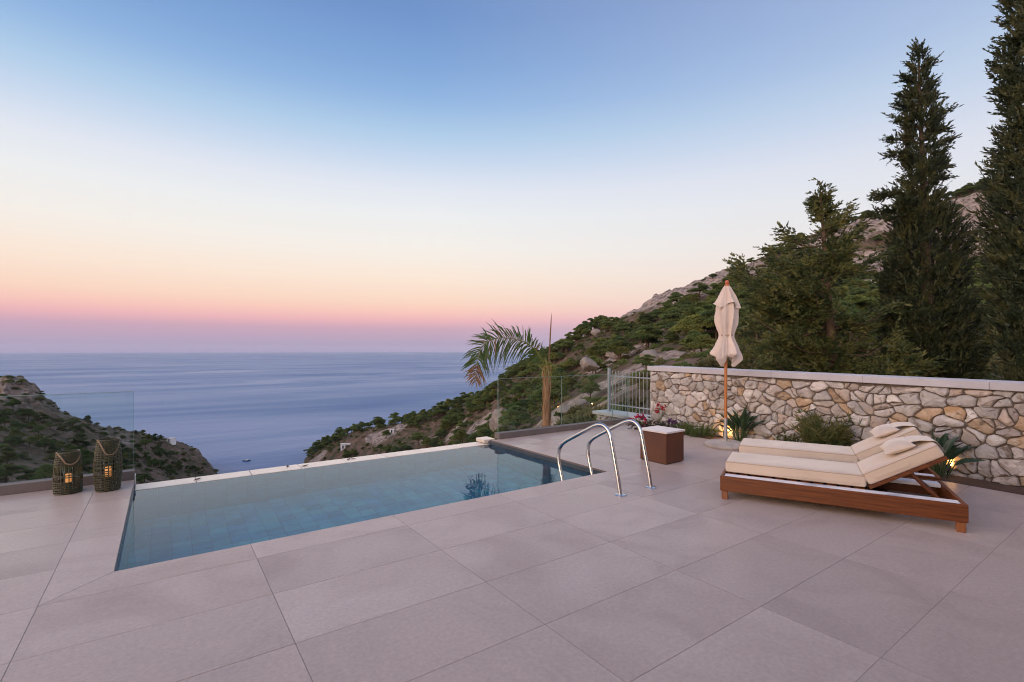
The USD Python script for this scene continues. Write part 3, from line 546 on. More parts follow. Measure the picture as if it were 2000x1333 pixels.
# ------------------------------------------------------------------ frameless glass balustrades on stone kerbs
def balustrade(name, label, y, joints, x_curb, kind):
    t = thing(name, label, 'balustrade', (joints[0], y, 0))
    part(t, 'kerb', bx(x_curb[0], x_curb[1], y-0.075, y+0.075, 0.0, 0.105, 0.004), M['curb'], world=True)
    for a_, b_ in zip(joints[:-1], joints[1:]):
        p = part(t, 'glass_pane', (np.array([[a_+.004, y, .107], [b_-.004, y, .107], [b_-.004, y, 1.053], [a_+.004, y, 1.053]]), np.array([[0, 1, 2, 3]])), M['glass'], world=True)
        part(p, 'edge', join(bx(a_+.003, b_-.003, y-.006, y+.006, 1.053, 1.058, .001), bx(a_+.002, a_+.0045, y-.006, y+.006, .107, 1.0525, 0), bx(b_-.0045, b_-.002, y-.006, y+.006, .107, 1.0525, 0)), M['glass_edge'], world=True)
    return t
balustrade('glass_balustrade', 'frameless glass balustrade behind the two wicker lanterns', 7.515, [-3.1, -1.62, -0.285], (-5.0, -0.28), 0)
balustrade('glass_balustrade', 'frameless glass balustrade in front of the palm tree', 7.19, [4.80, 6.28, 7.70, 8.17], (4.78, 8.20), 1)

# ------------------------------------------------------------------ pool handrails
def handrail(x, label):
    t = thing('pool_handrail', label, 'handrail', (x, 3.62, 0))
    pts = [(3.62, 0.0), (3.65, .15), (3.735, .50), (3.752, .58), (3.775, .66), (3.82, .715), (3.89, .735), (3.97, .715), (4.20, .60), (4.47, .465), (4.56, .415), (4.61, .365), (4.635, .30), (4.635, .22), (4.61, .12), (4.57, .0), (4.53, -.12), (4.50, -.22), (4.485, -.5)]
    part(t, 'tube', tube(smoothpath([(x, a, b) for a, b in pts], 110, 14), 0.0225, 16), M['steel'], 40, world=True)
    part(t, 'flange', tr(lathe([(.0, .016), (.03, .016), (.055, .011), (.062, .004), (.062, .0)][::-1], 32), (x, 3.62, 0.0005)), M['steel'], 30, world=True)
    return t
handrail(3.995, 'polished steel pool handrail standing nearer the middle of the pool')
handrail(4.497, 'polished steel pool handrail nearer the square brown table')

# ------------------------------------------------------------------ cube side table
t = thing('side_table', 'square rust-brown side table with a pale stone top beside the pool', 'side table', (5.745, 4.435, 0), 1.0)
part(t, 'side_panel', bx(-.198, .198, -.2195, -.2115, .012, .42, .002), M['corten'])
part(t, 'side_panel', bx(-.198, .198, .2115, .2195, .012, .42, .002), M['corten'])
part(t, 'side_panel', bx(-.198, -.190, -.2112, .2112, .012, .42, .002), M['corten'])
part(t, 'side_panel', bx(.190, .198, -.2112, .2112, .012, .42, .002), M['corten'])
part(t, 'base_frame', bx(-.185, .185, -.205, .205, .0005, .0115, 0), M['leaf_dark'])
part(t, 'table_top', bx(-.212, .212, -.234, .234, .4215, .446, .003), M['white_stone'])

# ------------------------------------------------------------------ closed parasol
t = thing('parasol', 'closed cream parasol tied round a wooden pole on a stone base', 'parasol', (7.40, 4.47, 0))
bs = lathe([(0.0, .095), (.12, .094), (.24, .085), (.30, .068), (.325, .045), (.32, .02), (.30, .0)][::-1], 40)
bv = bs[0]; n_ = (fbm(bv*5, 4, 9)-0.5); bv[:, :2] *= (1 + 0.16*n_)[:, None]; bv[:, 2] += 0.02*n_*(bv[:, 2] > 0.03)
part(t, 'base', (bv, bs[1]), M['base_stone'], 50)
part(t, 'steel_sleeve', join(tube([(0, 0, .08), (0, 0, .30), (0, 0, .46)], .030, 16), tube([(.03, 0, .22), (.075, 0, .22)], .008, 8), lathe([(.0, .099), (.07, .099), (.07, .085)][::-1], 20)), M['galvanised'], 40)
part(t, 'pole', tube([(0, 0, .44), (.004, 0, 1.2), (.012, -.008, 2.0), (.02, -.014, 2.62)], .0245, 14), M['pole_wood'], 40)
part(t, 'finial', tr(lathe([(0, .10), (.018, .095), (.032, .07), (.032, .05), (.02, .03), (.036, .02), (.036, .0), (.0, .0)][::-1], 20), (.02, -.014, 2.59)), M['finial'], 40)
def canopy(profile, nphi, folds, depth, zjag, seed, lean=(0.008, -.005)):
    pr = np.array(profile); nz = 46; zz = np.linspace(pr[0, 1], pr[-1, 1], nz); R = np.interp(-zz, -pr[:, 1], pr[:, 0]); R = np.convolve(np.r_[[R[0]]*2, R, [R[-1]]*2], np.ones(5)/5, 'valid')
    a = np.arange(nphi)/nphi*2*PI; A, Zg = np.meshgrid(a, zz); Rg = np.repeat(R[:, None], nphi, 1); s = (zz[0]-Zg)/(zz[0]-zz[-1])
    w = (A*folds + 2.6*(fbm(np.stack([np.cos(A)*1.1, np.sin(A)*1.1, Zg*1.5], -1), 2, seed)-.5)*2 + .9*Zg)/(2*PI)
    tri = np.abs((w % 1.0) - .38); tri = np.where((w % 1.0) < .38, tri/.38, tri/.62)          # lopsided sharp pleats
    fold = (.5 - tri**.75)*depth; fold += .10*np.abs(np.sin(A*folds*1.5 + 9*fbm(np.stack([np.cos(A), np.sin(A), Zg*1.2], -1), 2, seed+7)))*depth
    w = w*2*PI
    fine = (fbm(np.stack([np.cos(A)*4, np.sin(A)*4, Zg*5], -1), 3, seed+3)-0.5)*0.16
    Rg = Rg*(1 + fold + fine); Zj = Zg + zjag*s**6*np.sin(w/2+0.8)
    v = np.stack([lean[0]*Zj + Rg*np.cos(A), lean[1]*Zj + Rg*np.sin(A), Zj], -1).reshape(-1, 3); i = (np.arange(nz-1)[:, None]*nphi + np.arange(nphi)).ravel(); j = (np.arange(nz-1)[:, None]*nphi + (np.arange(nphi)+1) % nphi).ravel()
    return v, np.c_[i, i+nphi, j+nphi, j]
part(t, 'canopy', canopy([(.09, 2.36), (.12, 2.27), (.135, 2.12), (.125, 1.98), (.092, 1.84), (.080, 1.80), (.095, 1.74), (.14, 1.60), (.185, 1.47), (.18, 1.41), (.10, 1.38), (.06, 1.37)], 256, 6, .72, .08, 3), M['parasol'], 50)
part(t, 'vent_flap', canopy([(.026, 2.60), (.05, 2.56), (.088, 2.46), (.125, 2.36), (.165, 2.27)], 224, 6, .60, .045, 8), M['parasol'], 50)
part(t, 'tie_strap', tr(lathe([(.090, -.014), (.094, 0), (.089, .014)], 24), (.015, -.009, 1.80)), M['piping'], 40)

# ------------------------------------------------------------------ sun loungers
def lounger(loc, label, plabel, sd):
    t = thing('sun_lounger', label, 'sun lounger', loc, -65.6, None)
    L_, W0, W1 = 1.95, -.065, .855; CT = .395
    part(t, 'side_rail', bx(0, L_, W0, W0+.028, .090, .243, .003), M['teak'])
    part(t, 'side_rail', bx(0, L_, W1-.028, W1, .090, .243, .003), M['teak'])
    part(t, 'end_rail', bx(.001, .03, W0+.0285, W1-.0285, .091, .243, .003), M['teak'])
    part(t, 'end_rail', bx(L_-.032, L_-.001, W0+.0285, W1-.0285, .091, .243, .003), M['teak'])
    for x in (.012, L_-.072):
        for y in (W0+.012, W1-.072): part(t, 'leg', bx(x, x+.06, y, y+.06, .0005, .0895, .004), M['teak_end'])
    part(t, 'marble_inlay', bx(.034, L_-.036, W0+.029, W0+.172, .205, .236, .002), M['marble'])
    part(t, 'marble_inlay', bx(.034, L_-.036, W1-.172, W1-.029, .205, .236, .002), M['marble'])
    for k in range(11): part(t, 'slat', bx(.05+k*.112, .05+k*.112+.085, W0+.174, W1-.174, .205, .238, .003), M['teak'])
    part(t, 'base_board', bx(.031, 1.50, W0+.0285, W1-.0285, .093, .100, .001), M['teak_dark'])  # unseen board, placed to darken the ground beneath the lounger
    part(t, 'cross_bar', bx(1.285, 1.325, W0+.174, W1-.174, .161, .20, .003), M['teak_dark'])
    ang = 31.5
    def back(m, d=(1.295, .395, .242)): return tr(tr(m, (0, 0, 0), 1, -ang), d)
    part(t, 'backrest', back(join(bx(0, .66, -.285, -.23, 0, .03, .003), bx(0, .66, .23, .285, 0, .03, .003), *[bx(.03+k*.105, .03+k*.105+.08, -.229, .229, .003, .027, .003) for k in range(6)])), M['teak'])
    for s in (-.215, .215):
        part(t, 'prop', tube([(1.60, CT+s, .42), (1.70, CT+s, .31), (1.86, CT+s, .16)], .014, 4), M['teak'])
    m = softbox(1.235, .575, .118, .022, (48, 22, 6), .006, .004, sd); m.apply_translation((.648, CT, .3105)); mt = part(t, 'mattress', m, M['canvas'], True)
    lp = lambda lx, ly, z, c: [(c[0]-lx/2, c[1]-ly/2, z), (c[0]+lx/2, c[1]-ly/2, z), (c[0]+lx/2, c[1]+ly/2, z), (c[0]-lx/2, c[1]+ly/2, z), (c[0]-lx/2, c[1]-ly/2, z)]
    part(mt, 'piping', tube(smoothpath(lp(1.233, .573, .3605, (.648, CT)), 120), .0032, 5), M['piping'])
    part(mt, 'side_flap', softbox(.62, .006, .04, .003, (8, 1, 2)).apply_translation((.90, CT-.2905, .300)), M['canvas'], True)
    mb = softbox(.645, .575, .118, .022, (28, 22, 6), .006, .004, sd+5); mb = back(mb, (0, 0, 0)); bo = back((np.array([[.335, 0, .0925]]), np.array([[0, 0, 0]])))[0][0]
    bm = part(t, 'back_mattress', (mb[0]+bo, mb[1]), M['canvas'], True)
    pp = back((np.array(lp(.643, .573, .142, (.335, 0))), np.zeros((1, 3), int)))[0]
    part(bm, 'piping', tube(smoothpath(pp, 90), .0032, 5), M['piping'])
    sf = softbox(.30, .006, .035, .003, (8, 1, 2)); sf.apply_translation((.24, -.291, .085)); part(bm, 'side_flap', back(sf), M['canvas'], True)
    # head cushion: lies on the back mattress, its flap reaches over the head end
    nx, ny = 28, 20; a, b = np.meshgrid(np.linspace(-1, 1, nx), np.linspace(-1, 1, ny), indexing='ij')
    h = .062*np.clip(1-a**2, 0, 1)**.55*np.clip(1-b**2, 0, 1)**.55; pin = 1-.10*(1-a**2)-0*b; pinx = 1-.10*(1-b**2)
    X_, Y_ = a*.125*pinx + 0.0, b*.225*pin; wv = (fbm(np.stack([X_*9, Y_*9, a*0], -1), 3, sd+2)-.5)*.022*(h > .005)
    top = np.stack([X_, Y_, h+.004+wv], -1).reshape(-1, 3); botm = np.stack([X_, Y_, -h*.75-.004], -1).reshape(-1, 3); n_ = nx*ny
    i = (np.arange(nx-1)[:, None]*ny + np.arange(ny-1)).ravel(); F1 = np.c_[i, i+ny, i+ny+1, i+1]
    bd = np.r_[np.arange(ny), (np.arange(1, nx))*ny+ny-1, (nx-1)*ny+np.arange(ny-2, -1, -1), np.arange(nx-2, 0, -1)*ny]
    F2 = np.c_[bd, np.roll(bd, -1), np.roll(bd, -1)+n_, bd+n_]
    pm = (np.vstack([top, botm]), np.vstack([F1, F1[:, ::-1]+n_, F2]))
    po = np.array(loc); z_ = math.radians(-65.6)
    p = thing('head_cushion', plabel, 'cushion', loc, -65.6)
    part(p, 'cushion', back(tr(tr(pm, (0, 0, 0), 1, 6), (.40, 0, .205)) ), M['pillow'], True)
    st = []
    for x, z in ((.47, .225), (.53, .222), (.58, .206), (.63, .178), (.668, .158), (.682, .135), (.684, .08), (.684, .03)): st.append((x, z))
    st = np.array(st); w = .15; vv = np.vstack([[(x, -w, z), (x, w, z), (x, w, z-.006), (x, -w, z-.006)] for x, z in st]); ff = []
    for k in range(len(st)-1):
        for j in range(4): q, r_ = k*4+j, k*4+(j+1) % 4; ff.append([q, r_, r_+4, q+4])
    ff += [[0, 3, 2, 1], [len(vv)-4, len(vv)-3, len(vv)-2, len(vv)-1]]
    part(p, 'strap', back((vv, np.array(ff)[:, ::-1])), M['pillow'], 30)
    return t
lounger((4.803, 2.954, 0), 'teak sun lounger with cream mattress standing nearest the camera', 'small cream cushion on the nearer lounger by the terrace middle', 1)
lounger((4.803+.9107*1.065+.4131*.03, 2.954+.4131*1.065-.9107*.03, 0), 'teak sun lounger with cream mattress standing next to the stone wall', 'small cream cushion on the lounger next to the stone wall', 21)

# ------------------------------------------------------------------ wicker lanterns
def lantern(loc, Hh, prof, band, label, rz, sd):
    t = thing('lantern', label, 'lantern', loc, rz); pr = np.array(prof); R = lambda z: np.interp(z, pr[:, 1], pr[:, 0]); r_ = np.random.default_rng(sd)
    part(t, 'base_plate', lathe([(0, .014), (R(0)-.012, .014), (R(0)-.006, .002), (0, .002)][::-1], 32), M['wicker'], 30)
    zs = [z for z in np.arange(.012, Hh-.02, .0195)]
    ms = []
    for z in zs:
        if band[0] < z < band[1] and r_.random() < 0.5: continue
        a = np.linspace(0, 2*PI, 41); w = .0035*np.sin(a*14 + (0 if int(z/.0195) % 2 else PI)); ms.append(tube(np.c_[(R(z)+w)*np.cos(a), (R(z)+w)*np.sin(a), z + .003*np.sin(a*3+z*90)], .0058, 5, False))
    part(t, 'weave', join(*ms), M['wicker'], 50)
    for k in range(22):
        a = k/22*2*PI; zz = np.linspace(.006, Hh-.008, 9)
        part(t, 'rib', tube(np.c_[R(zz)*np.cos(a), R(zz)*np.sin(a), zz], .0048, 5), M['wicker'], 50)
    a = np.linspace(0, 2*PI, 41); part(t, 'rim', tube(np.c_[R(Hh)*np.cos(a), R(Hh)*np.sin(a), np.full(41, Hh-.006)], .008, 7, False), M['wicker'], 50)
    rt = R(Hh); hp = [(-rt*.98, .02, Hh), (-rt*1.06, -.03, Hh-.02), (-rt*1.02, -.09, Hh*.86), (-rt*.75, -rt*.95, Hh*.74), (-rt*.25, -rt*1.22, Hh*.70), (rt*.3, -rt*1.16, Hh*.77), (rt*.75, -rt*.80, Hh*.90), (rt*.99, -.02, Hh+.004)]
    part(t, 'handle', tube(smoothpath(hp, 60, 12), .008, 8), M['rope'], 50)
    part(t, 'glass_cylinder', lathe([(.052, .02), (.052, Hh*.60)], 28), M['glass'], True)
    part(t, 'candle', join(lathe([(0, Hh*.44), (.020, Hh*.435), (.027, Hh*.45), (.029, Hh*.41), (.029, Hh*.26), (0, Hh*.26)][::-1], 24)), M['candle'], 40)
    part(t, 'candle_stand', lathe([(0, Hh*.257), (.045, Hh*.257), (.045, Hh*.245), (.02, Hh*.2), (.02, .016), (0, .016)][::-1], 16), M['wicker'], 30)
    return t
lantern((-.845, 7.185, 0), .45, [(.115, 0), (.121, .10), (.118, .22), (.109, .34), (.094, .45)], (.14, .30), 'shorter woven wicker lantern with rope handle and lit candle', 35, 3)
lantern((-.498, 7.065, 0), .565, [(.104, 0), (.121, .14), (.124, .26), (.112, .42), (.092, .565)], (.18, .36), 'taller woven wicker lantern with rope handle and lit candle', 30, 4)

# ------------------------------------------------------------------ palm behind the glass
def cw(px, py, Y):  # a spot at a measured bearing, height and distance, in deck axes
    X = (px-1000)/960*Y; return np.array([*wld(X, Y), EYE - (py-685.3)/960*Y])
pr_ = np.random.default_rng(21)
PB = cw(1068, 720, 10.5); t = thing('palm_tree', 'young palm with one long arching frond behind the glass balustrade', 'palm', (PB[0], PB[1], -.45))
zz = np.linspace(-.45, 1.22, 18); jig = fbm(np.c_[zz*3, zz*0, zz*0], 3, 4)-.5
part(t, 'trunk', tube(np.c_[PB[0]+jig*.05-.01*zz, PB[1]+jig*.03, zz], np.interp(zz, [-.45, 0, .8, 1.22], [.098, .086, .066, .070]), 14), M['palm_trunk'], 50, world=True)
fb = []
for k in range(70):
    a, z0 = pr_.uniform(0, 2*PI), pr_.uniform(-.3, 1.05); r0 = np.interp(z0, [-.45, 0, .8, 1.22], [.098, .086, .066, .070]); e = np.array([math.cos(a), math.sin(a), 0])
    p0 = np.array([PB[0], PB[1], z0]) + e*r0*.92; fb.append(tube([p0, p0+e*.02+[0, 0, .10], p0+e*pr_.uniform(.02, .05)+[0, 0, .22]], [.018, .013, .003], 4))
part(t, 'leaf_base', join(*fb), M['palm_trunk'], world=True)
rach = [(1066, 722, 10.5), (1061, 708, 10.48), (1056, 699, 10.45), (1044, 682, 10.4), (1025, 668, 10.3), (998, 661, 10.2), (974, 660, 10.1), (949, 668, 10.0), (937, 684, 9.95), (931, 715, 9.9), (929, 745, 9.9)]
rp = smoothpath([cw(*r) for r in rach], 90, 6); fr = part(t, 'frond', tube(rp, np.linspace(.016, .004, 90), 6), M['palm_green'], 40, world=True)
right = np.array([C, -S, 0]); ahead = np.array([S, C, 0])
def leaflet(p, d, L, w, droop):
    d = d/np.linalg.norm(d); s = np.cross(d, ahead + pr_.normal(0, .5, 3)); s /= np.linalg.norm(s); q = [p, p+d*L*.3+np.array([0, 0, -droop*L*.05]), p+d*L*.68+np.array([0, 0, -droop*L*.22]), p+d*L+np.array([0, 0, -droop*L*.5])]; ww = [w*.5, w, w*.8, .001]; vv = []; nn = np.cross(d, s)*w*.25
    for a, b in zip(q, ww): vv += [a-s*b/2, a+nn*(b/w), a+s*b/2]
    f = []
    for k in range(3):
        a = k*3; f += [[a, a+1, a+4, a+3], [a+1, a+2, a+5, a+4]]
    return np.array(vv), np.array(f)
T = np.gradient(rp, axis=0); T /= np.linalg.norm(T, axis=1, keepdims=True)
for k in [i for i in range(9, 90) for _ in range(1 if i % 3 else 2)]:
    s_ = k/89; n_up = np.cross(T[k], ahead); n_up /= np.linalg.norm(n_up); n_up = n_up if (n_up[2] > 0 or s_ > .75) else -n_up
    if s_ > .75 and n_up @ right > 0: n_up = -n_up
    for side in (1, -1):
        if pr_.random() < .08: continue
        L_ = (.48 if side > 0 else .40)*math.sin(PI*min(.96, max(.12, s_*.86+.1)))**.6*pr_.uniform(.75, 1.2)*(1.15 if .25 < s_ < .6 and side > 0 else 1)
        d = n_up*side*(1.0 if side > 0 else .75) + T[k]*pr_.uniform(.35, .8) + ahead*pr_.normal(0, .6) + pr_.normal(0, .16, 3)
        part(fr, 'leaflet', leaflet(rp[k], d, L_, .027, pr_.uniform(.4, 1.1) if side > 0 else pr_.uniform(1.2, 2.0)), M['palm_dry'] if s_ > .86 or pr_.random() < .06 else M['palm_leaf'], world=True)
part(t, 'spear_leaf', tube([cw(1072, 712, 10.5), cw(1073, 690, 10.5), cw(1075, 650, 10.5), cw(1076.5, 625, 10.5), cw(1077.5, 611, 10.5)], [.012, .018, .016, .010, .002], 5), M['palm_dry'], world=True)
for k in range(80):
    a = pr_.uniform(0, 2*PI); e = np.array([math.cos(a), math.sin(a), 0])*pr_.uniform(.2, 1)+right*.25; p0 = np.array([PB[0], PB[1], pr_.uniform(1.02, 1.25)])
    part(t, 'cut_frond', leaflet(p0, e*.5+np.array([0, 0, pr_.uniform(.1, 1.2)]), pr_.uniform(.2, .42), .030, pr_.uniform(.3, 3.0)), M['palm_green'], world=True)

# ------------------------------------------------------------------ plants of the bed
def strelitzia(loc, label, n, hgt, rad, sd, fan):
    t = thing('strelitzia_plant', label, 'plant', loc); r_ = np.random.default_rng(sd)
    for k in range(n):
        a = r_.uniform(0, 2*PI) if k % 3 else fan + PI*(k % 2) + r_.normal(0, .4); out = rad*r_.uniform(.25, 1.0); e = np.array([math.cos(a), math.sin(a), 0]); h = hgt*r_.uniform(.62, 1.0)*(1-.25*(out/rad)**2)
        b = e*r_.uniform(.01, .07); m1 = e*out*.35 + [0, 0, h*.52]; m2 = e*out*.62+[0, 0, h*.74]; tip = e*out*1.05 + [0, 0, h*r_.uniform(.86, 1.02)]
        stem = part(t, 'stem', tube(smoothpath([b, m1*.6+b*.4*np.array([1, 1, 0])+[0, 0, .0], m1], 7, 1), [.011, .010, .009, .008, .008, .007, .006], 5), M['strelitzia_stem'])
        ax = smoothpath([m1, m2, tip], 9, 1); T_ = np.gradient(ax, axis=0); T_ /= np.linalg.norm(T_, axis=1, keepdims=True); s = np.cross(T_[4], [0, 0, 1.0]) + r_.normal(0, .35, 3); s -= T_[4]*(s @ T_[4]); s /= np.linalg.norm(s); up = np.cross(s, T_[4])
        wd = np.array([.25, .75, 1, 1, .95, .82, .6, .35, .02])*r_.uniform(.034, .052); vv = []
        for p, w in zip(ax, wd): vv += [p-s*w+up*w*.55, p-s*w*.5+up*w*.18, p, p+s*w*.5+up*w*.18, p+s*w+up*w*.55]
        f = [];
        for i in range(8):
            for j in range(4): q = i*5+j; f.append([q, q+1, q+6, q+5])
        part(t, 'leaf', (np.array(vv), np.array(f)), M['strelitzia'], True)
    return t
strelitzia((8.0, 4.56, -.02), 'dark green strelitzia plant behind the parasol pole at the wall', 34, .68, .42, 5, -1.0)
strelitzia((7.80, 1.89, -.02), 'dark green strelitzia plant at the head end of the loungers', 30, .66, .44, 6, -.9)
sr = np.random.default_rng(31)
def tuft(name, label, cat, loc, n, L, W, spread, mat_, sd, up=1.0, rad=.1, per=6):
    r_ = np.random.default_rng(sd); t = thing(name, label, cat, loc); k = n
    ang, rr0 = r_.uniform(0, 2*PI, k), rad*np.sqrt(r_.random(k)); e = np.c_[np.cos(ang), np.sin(ang), np.zeros(k)]; d = e*spread*r_.uniform(.1, 1, (k, 1)) + [0, 0, up]; d /= np.linalg.norm(d, axis=1, keepdims=True); l = L*r_.uniform(.5, 1.1, k)
    base = e*rr0[:, None]; ms = []
    st = [tube([b, b+q*ll*.5, b+q*ll+[0, 0, -.06*ll]], [.004, .003, .0015], 3) for b, q, ll in zip(base, d, l)]
    part(t, 'stems', join(*st), M['strelitzia_stem'], kind=None)
    s_ = np.repeat(r_.uniform(.15, 1, (k, 1)), 1, 1); cen = np.concatenate([base + d*l[:, None]*r_.uniform(.2, 1.0, (k, 1)) for _ in range(per)]); dd = np.tile(d, (per, 1))
    part(t, 'foliage', leaves(cen, dd, L*.16, W, r_, 7, .75, -.1), mat_)
    return t
tuft('feathery_shrub', 'feathery yellow-green shrub between the two strelitzias at the wall', 'shrub', (7.98, 3.21, -.02), 120, .66, .012, .85, M['shrub_leaf'], 8, 1.0, .12, 6)
tuft('grass_clump', 'low green grass clump in the bed beside the parasol base', 'grass clump', (8.02, 5.45, -.02), 160, .24, .010, .8, M['grass_leaf'], 9, .8, .32, 3)
tuft('small_weed', 'small grey-green plant at the wall foot left of the shrub', 'plant', (8.08, 3.75, -.02), 40, .32, .012, .9, M['shrub_leaf'], 10, .9, .08, 4)
def flowers(name, label, loc, heads, leafmat, bloom, sd, hr):
    r_ = np.random.default_rng(sd); t = thing(name, label, 'flowers', loc); o = np.array(loc)
    for hd in heads:
        h = np.array(hd); part(t, 'stem', tube(smoothpath([(0, 0, 0), h*[.4, .4, .6], h], 8, 1), .005, 5), M['strelitzia_stem'])
        for q in range(7):
            c0 = h + r_.normal(0, hr*.55, 3); cen = np.repeat(c0[None], 7, 0); dirs = r_.normal(0, 1, (7, 3)); part(t, 'bloom', leaves(cen, dirs, hr*.75, hr*.55, r_, 1, .2), M[bloom])
    k = 150; cen = r_.normal(0, 1, (k, 3))*[.11, .11, .06] + [0, 0, .07]; part(t, 'foliage', leaves(cen, r_.normal(0, 1, (k, 3))*[1, 1, .6], .07, .03, r_, 2, .6), M[leafmat])
    return t
flowers('magenta_flowers', 'magenta bougainvillea blooms at the low wall behind the brown table', (7.72, 6.42, -.02), [(.10, .08, .24), (.02, .16, .27), (.05, -.04, .19), (-.06, .18, .22)], 'leaf_dark', 'bloom_magenta', 41, .055)
flowers('red_flowers', 'two red flower heads on tall stems against the stone wall', (8.0, 6.2, -.02), [(.02, .10, .36), (.0, -.06, .44), (-.02, .04, .50)], 'leaf_dark', 'bloom_red', 42, .045)
flowers('purple_flowers', 'dark purple flowers above the right corner of the brown table', (7.93, 5.86, -.02), [(.0, .02, .21), (.02, -.06, .19), (.0, .09, .20)], 'leaf_dark', 'bloom_purple', 43, .05)

# ------------------------------------------------------------------ garden spotlights
def spot(loc, label, power, aim, radius=.035):
    t = thing('garden_spotlight', label, 'lamp', loc)
    d = np.array(aim, float); d /= np.linalg.norm(d); p = np.array([0, 0, .10])
    part(t, 'stake', tube([(0, 0, -.05), (0, 0, .09)], .008, 6), M['lamp_black'])
    part(t, 'housing', tube([p-d*.05, p-d*.048, p+d*.03, p+d*.034], [.02, .033, .037, .037], 14), M['lamp_black'], 40)
    part(t, 'lens', tube([p+d*.0345, p+d*.036], [.031, .031], 14), M['lamp_lens'])
    l = UsdLux.SphereLight.Define(stage, pathof(t)+'/light'); l.CreateRadiusAttr(radius); l.CreateIntensityAttr(power); l.CreateColorAttr(Gf.Vec3f(1.0, .50, .14)); l.CreateNormalizeAttr(True)
    l.AddTranslateOp().Set(Gf.Vec3d(*map(float, p+d*(.04+radius))))
    return t
spot((8.10, 4.90, -.02), 'small garden spotlight glowing on the wall behind the parasol pole', 1.0, (.55, .3, .8))
spot((8.0, 1.86, -.02), 'small garden spotlight glowing behind the strelitzia by the loungers', .5, (.6, -.1, .8))
lx, ly = wld(.163*30, 30.0); LAMP = (lx, ly); spot((lx, ly, ground(lx, ly)+.25), 'small orange lamp on the rocky slope left of the railing', 14.0, (-.5, -.75, .35), .11)

# ------------------------------------------------------------------ conifers behind the wall
def plumes(base, axis, ln, r_, nb=15, w=.017, droop=0.0):
    """feathery sprays: blades set along a short twig, shorter towards its pointed tip"""
    n = len(base); axis = axis/np.linalg.norm(axis, axis=1, keepdims=True); s = np.sort(r_.random((n, nb)), 1)[..., None]; ln = np.asarray(ln).reshape(n, 1, 1)
    side = np.cross(axis, r_.normal(0, 1, (n, 3))); side /= np.linalg.norm(side, axis=1, keepdims=True); sg = np.where(np.arange(nb) % 2, 1.0, -1.0)[None, :, None]
    p = base[:, None] + axis[:, None]*ln*s - np.array([0, 0, 1.0])*droop*ln*s**2
    d = axis[:, None]*(.75+.5*s) + side[:, None]*sg*(.62*(1-.7*s)) + r_.normal(0, .22, (n, nb, 3)); d /= np.linalg.norm(d, axis=2, keepdims=True)
    L = ln*(.42-.16*s)*r_.uniform(.7, 1.2, (n, nb, 1)); q = np.cross(d, r_.normal(0, 1, (n, nb, 3))); q /= np.linalg.norm(q, axis=2, keepdims=True)
    W = w*(1.15-.5*s)*r_.uniform(.7, 1.3, (n, nb, 1)); v = np.stack([p, p+d*L*.4+q*W, p+d*L, p+d*L*.4-q*W], 2).reshape(-1, 3); k = np.arange(n*nb)*4
    return v, np.vstack([np.c_[k, k+1, k+2], np.c_[k, k+2, k+3]])
def stem(t, Hh, bend, r0):
    zz = np.linspace(-.6, Hh*.985, 16); part(t, 'trunk', tube(np.c_[np.interp(zz, *bend[0]), np.interp(zz, *bend[1]), zz], np.linspace(r0, .012, 16), 9), M['bark'], 50)
def cypress(label, loc, Hh, prof, n, lean, sd, special=()):
    r_ = np.random.default_rng(sd); t = thing('cypress_tree', label, 'tree', loc); pr = np.array(prof); bend = (([0, Hh], [0, lean[0]]), ([0, Hh], [0, lean[1]])); stem(t, Hh, bend, .15)
    h = r_.random(n*3); a = r_.uniform(0, 2*PI, n*3); keep = r_.random(n*3) < np.interp(h, pr[:, 0], pr[:, 1])/pr[:, 1].max(); h, a = h[keep][:n], a[keep][:n]; k = len(h)
    e = np.c_[np.cos(a), np.sin(a), np.zeros(k)]; lump = .62 + .85*fbm(np.c_[e[:, :2]*1.6, h*Hh*1.25], 3, sd)
    R = np.interp(h, pr[:, 0], pr[:, 1])*lump; rad = R*np.sqrt(r_.uniform(.12, 1, k)); b = e*rad[:, None] + np.c_[np.interp(h*Hh, *bend[0]), np.interp(h*Hh, *bend[1]), h*Hh-.15]
    up = r_.normal(1.25, .4, k); ax = e + np.c_[r_.normal(0, .3, (k, 2)), up]; ln = r_.uniform(.2, .42, k)*np.interp(h, [0, .8, 1], [1.0, .85, .55])
    gap = fbm(np.c_[b*1.9], 3, sd+4); ok = (gap > .40) | (rad < R*.62); vs = [plumes(b[ok], ax[ok], ln[ok], r_)]; limbs = []
    for hs, az, L, rise in special:
        e1 = np.array([math.cos(az), math.sin(az), 0]); m = 12; s = np.linspace(0, 1, m)[:, None]; b0 = np.array([np.interp(hs*Hh, *bend[0]), np.interp(hs*Hh, *bend[1]), hs*Hh])
        pth = b0 + e1*s*L + np.array([0, 0, 1.0])*(rise*L*s + .12*L*np.sin(s*PI)); limbs.append(tube(pth, np.linspace(.03, .006, m), 5)); q = int(75*L); j = r_.integers(3, m, q)
        vs.append(plumes(pth[j] + r_.normal(0, .035, (q, 3)), e1*r_.uniform(.4, 1.2, (q, 1)) + r_.normal(0, .45, (q, 3)) + [0, 0, .35], r_.uniform(.13, .30, q), r_))
    for lm in limbs: part(t, 'limb', lm, M['bark'])
    part(t, 'crown', join(*vs), M['cypress_leaf']); return t
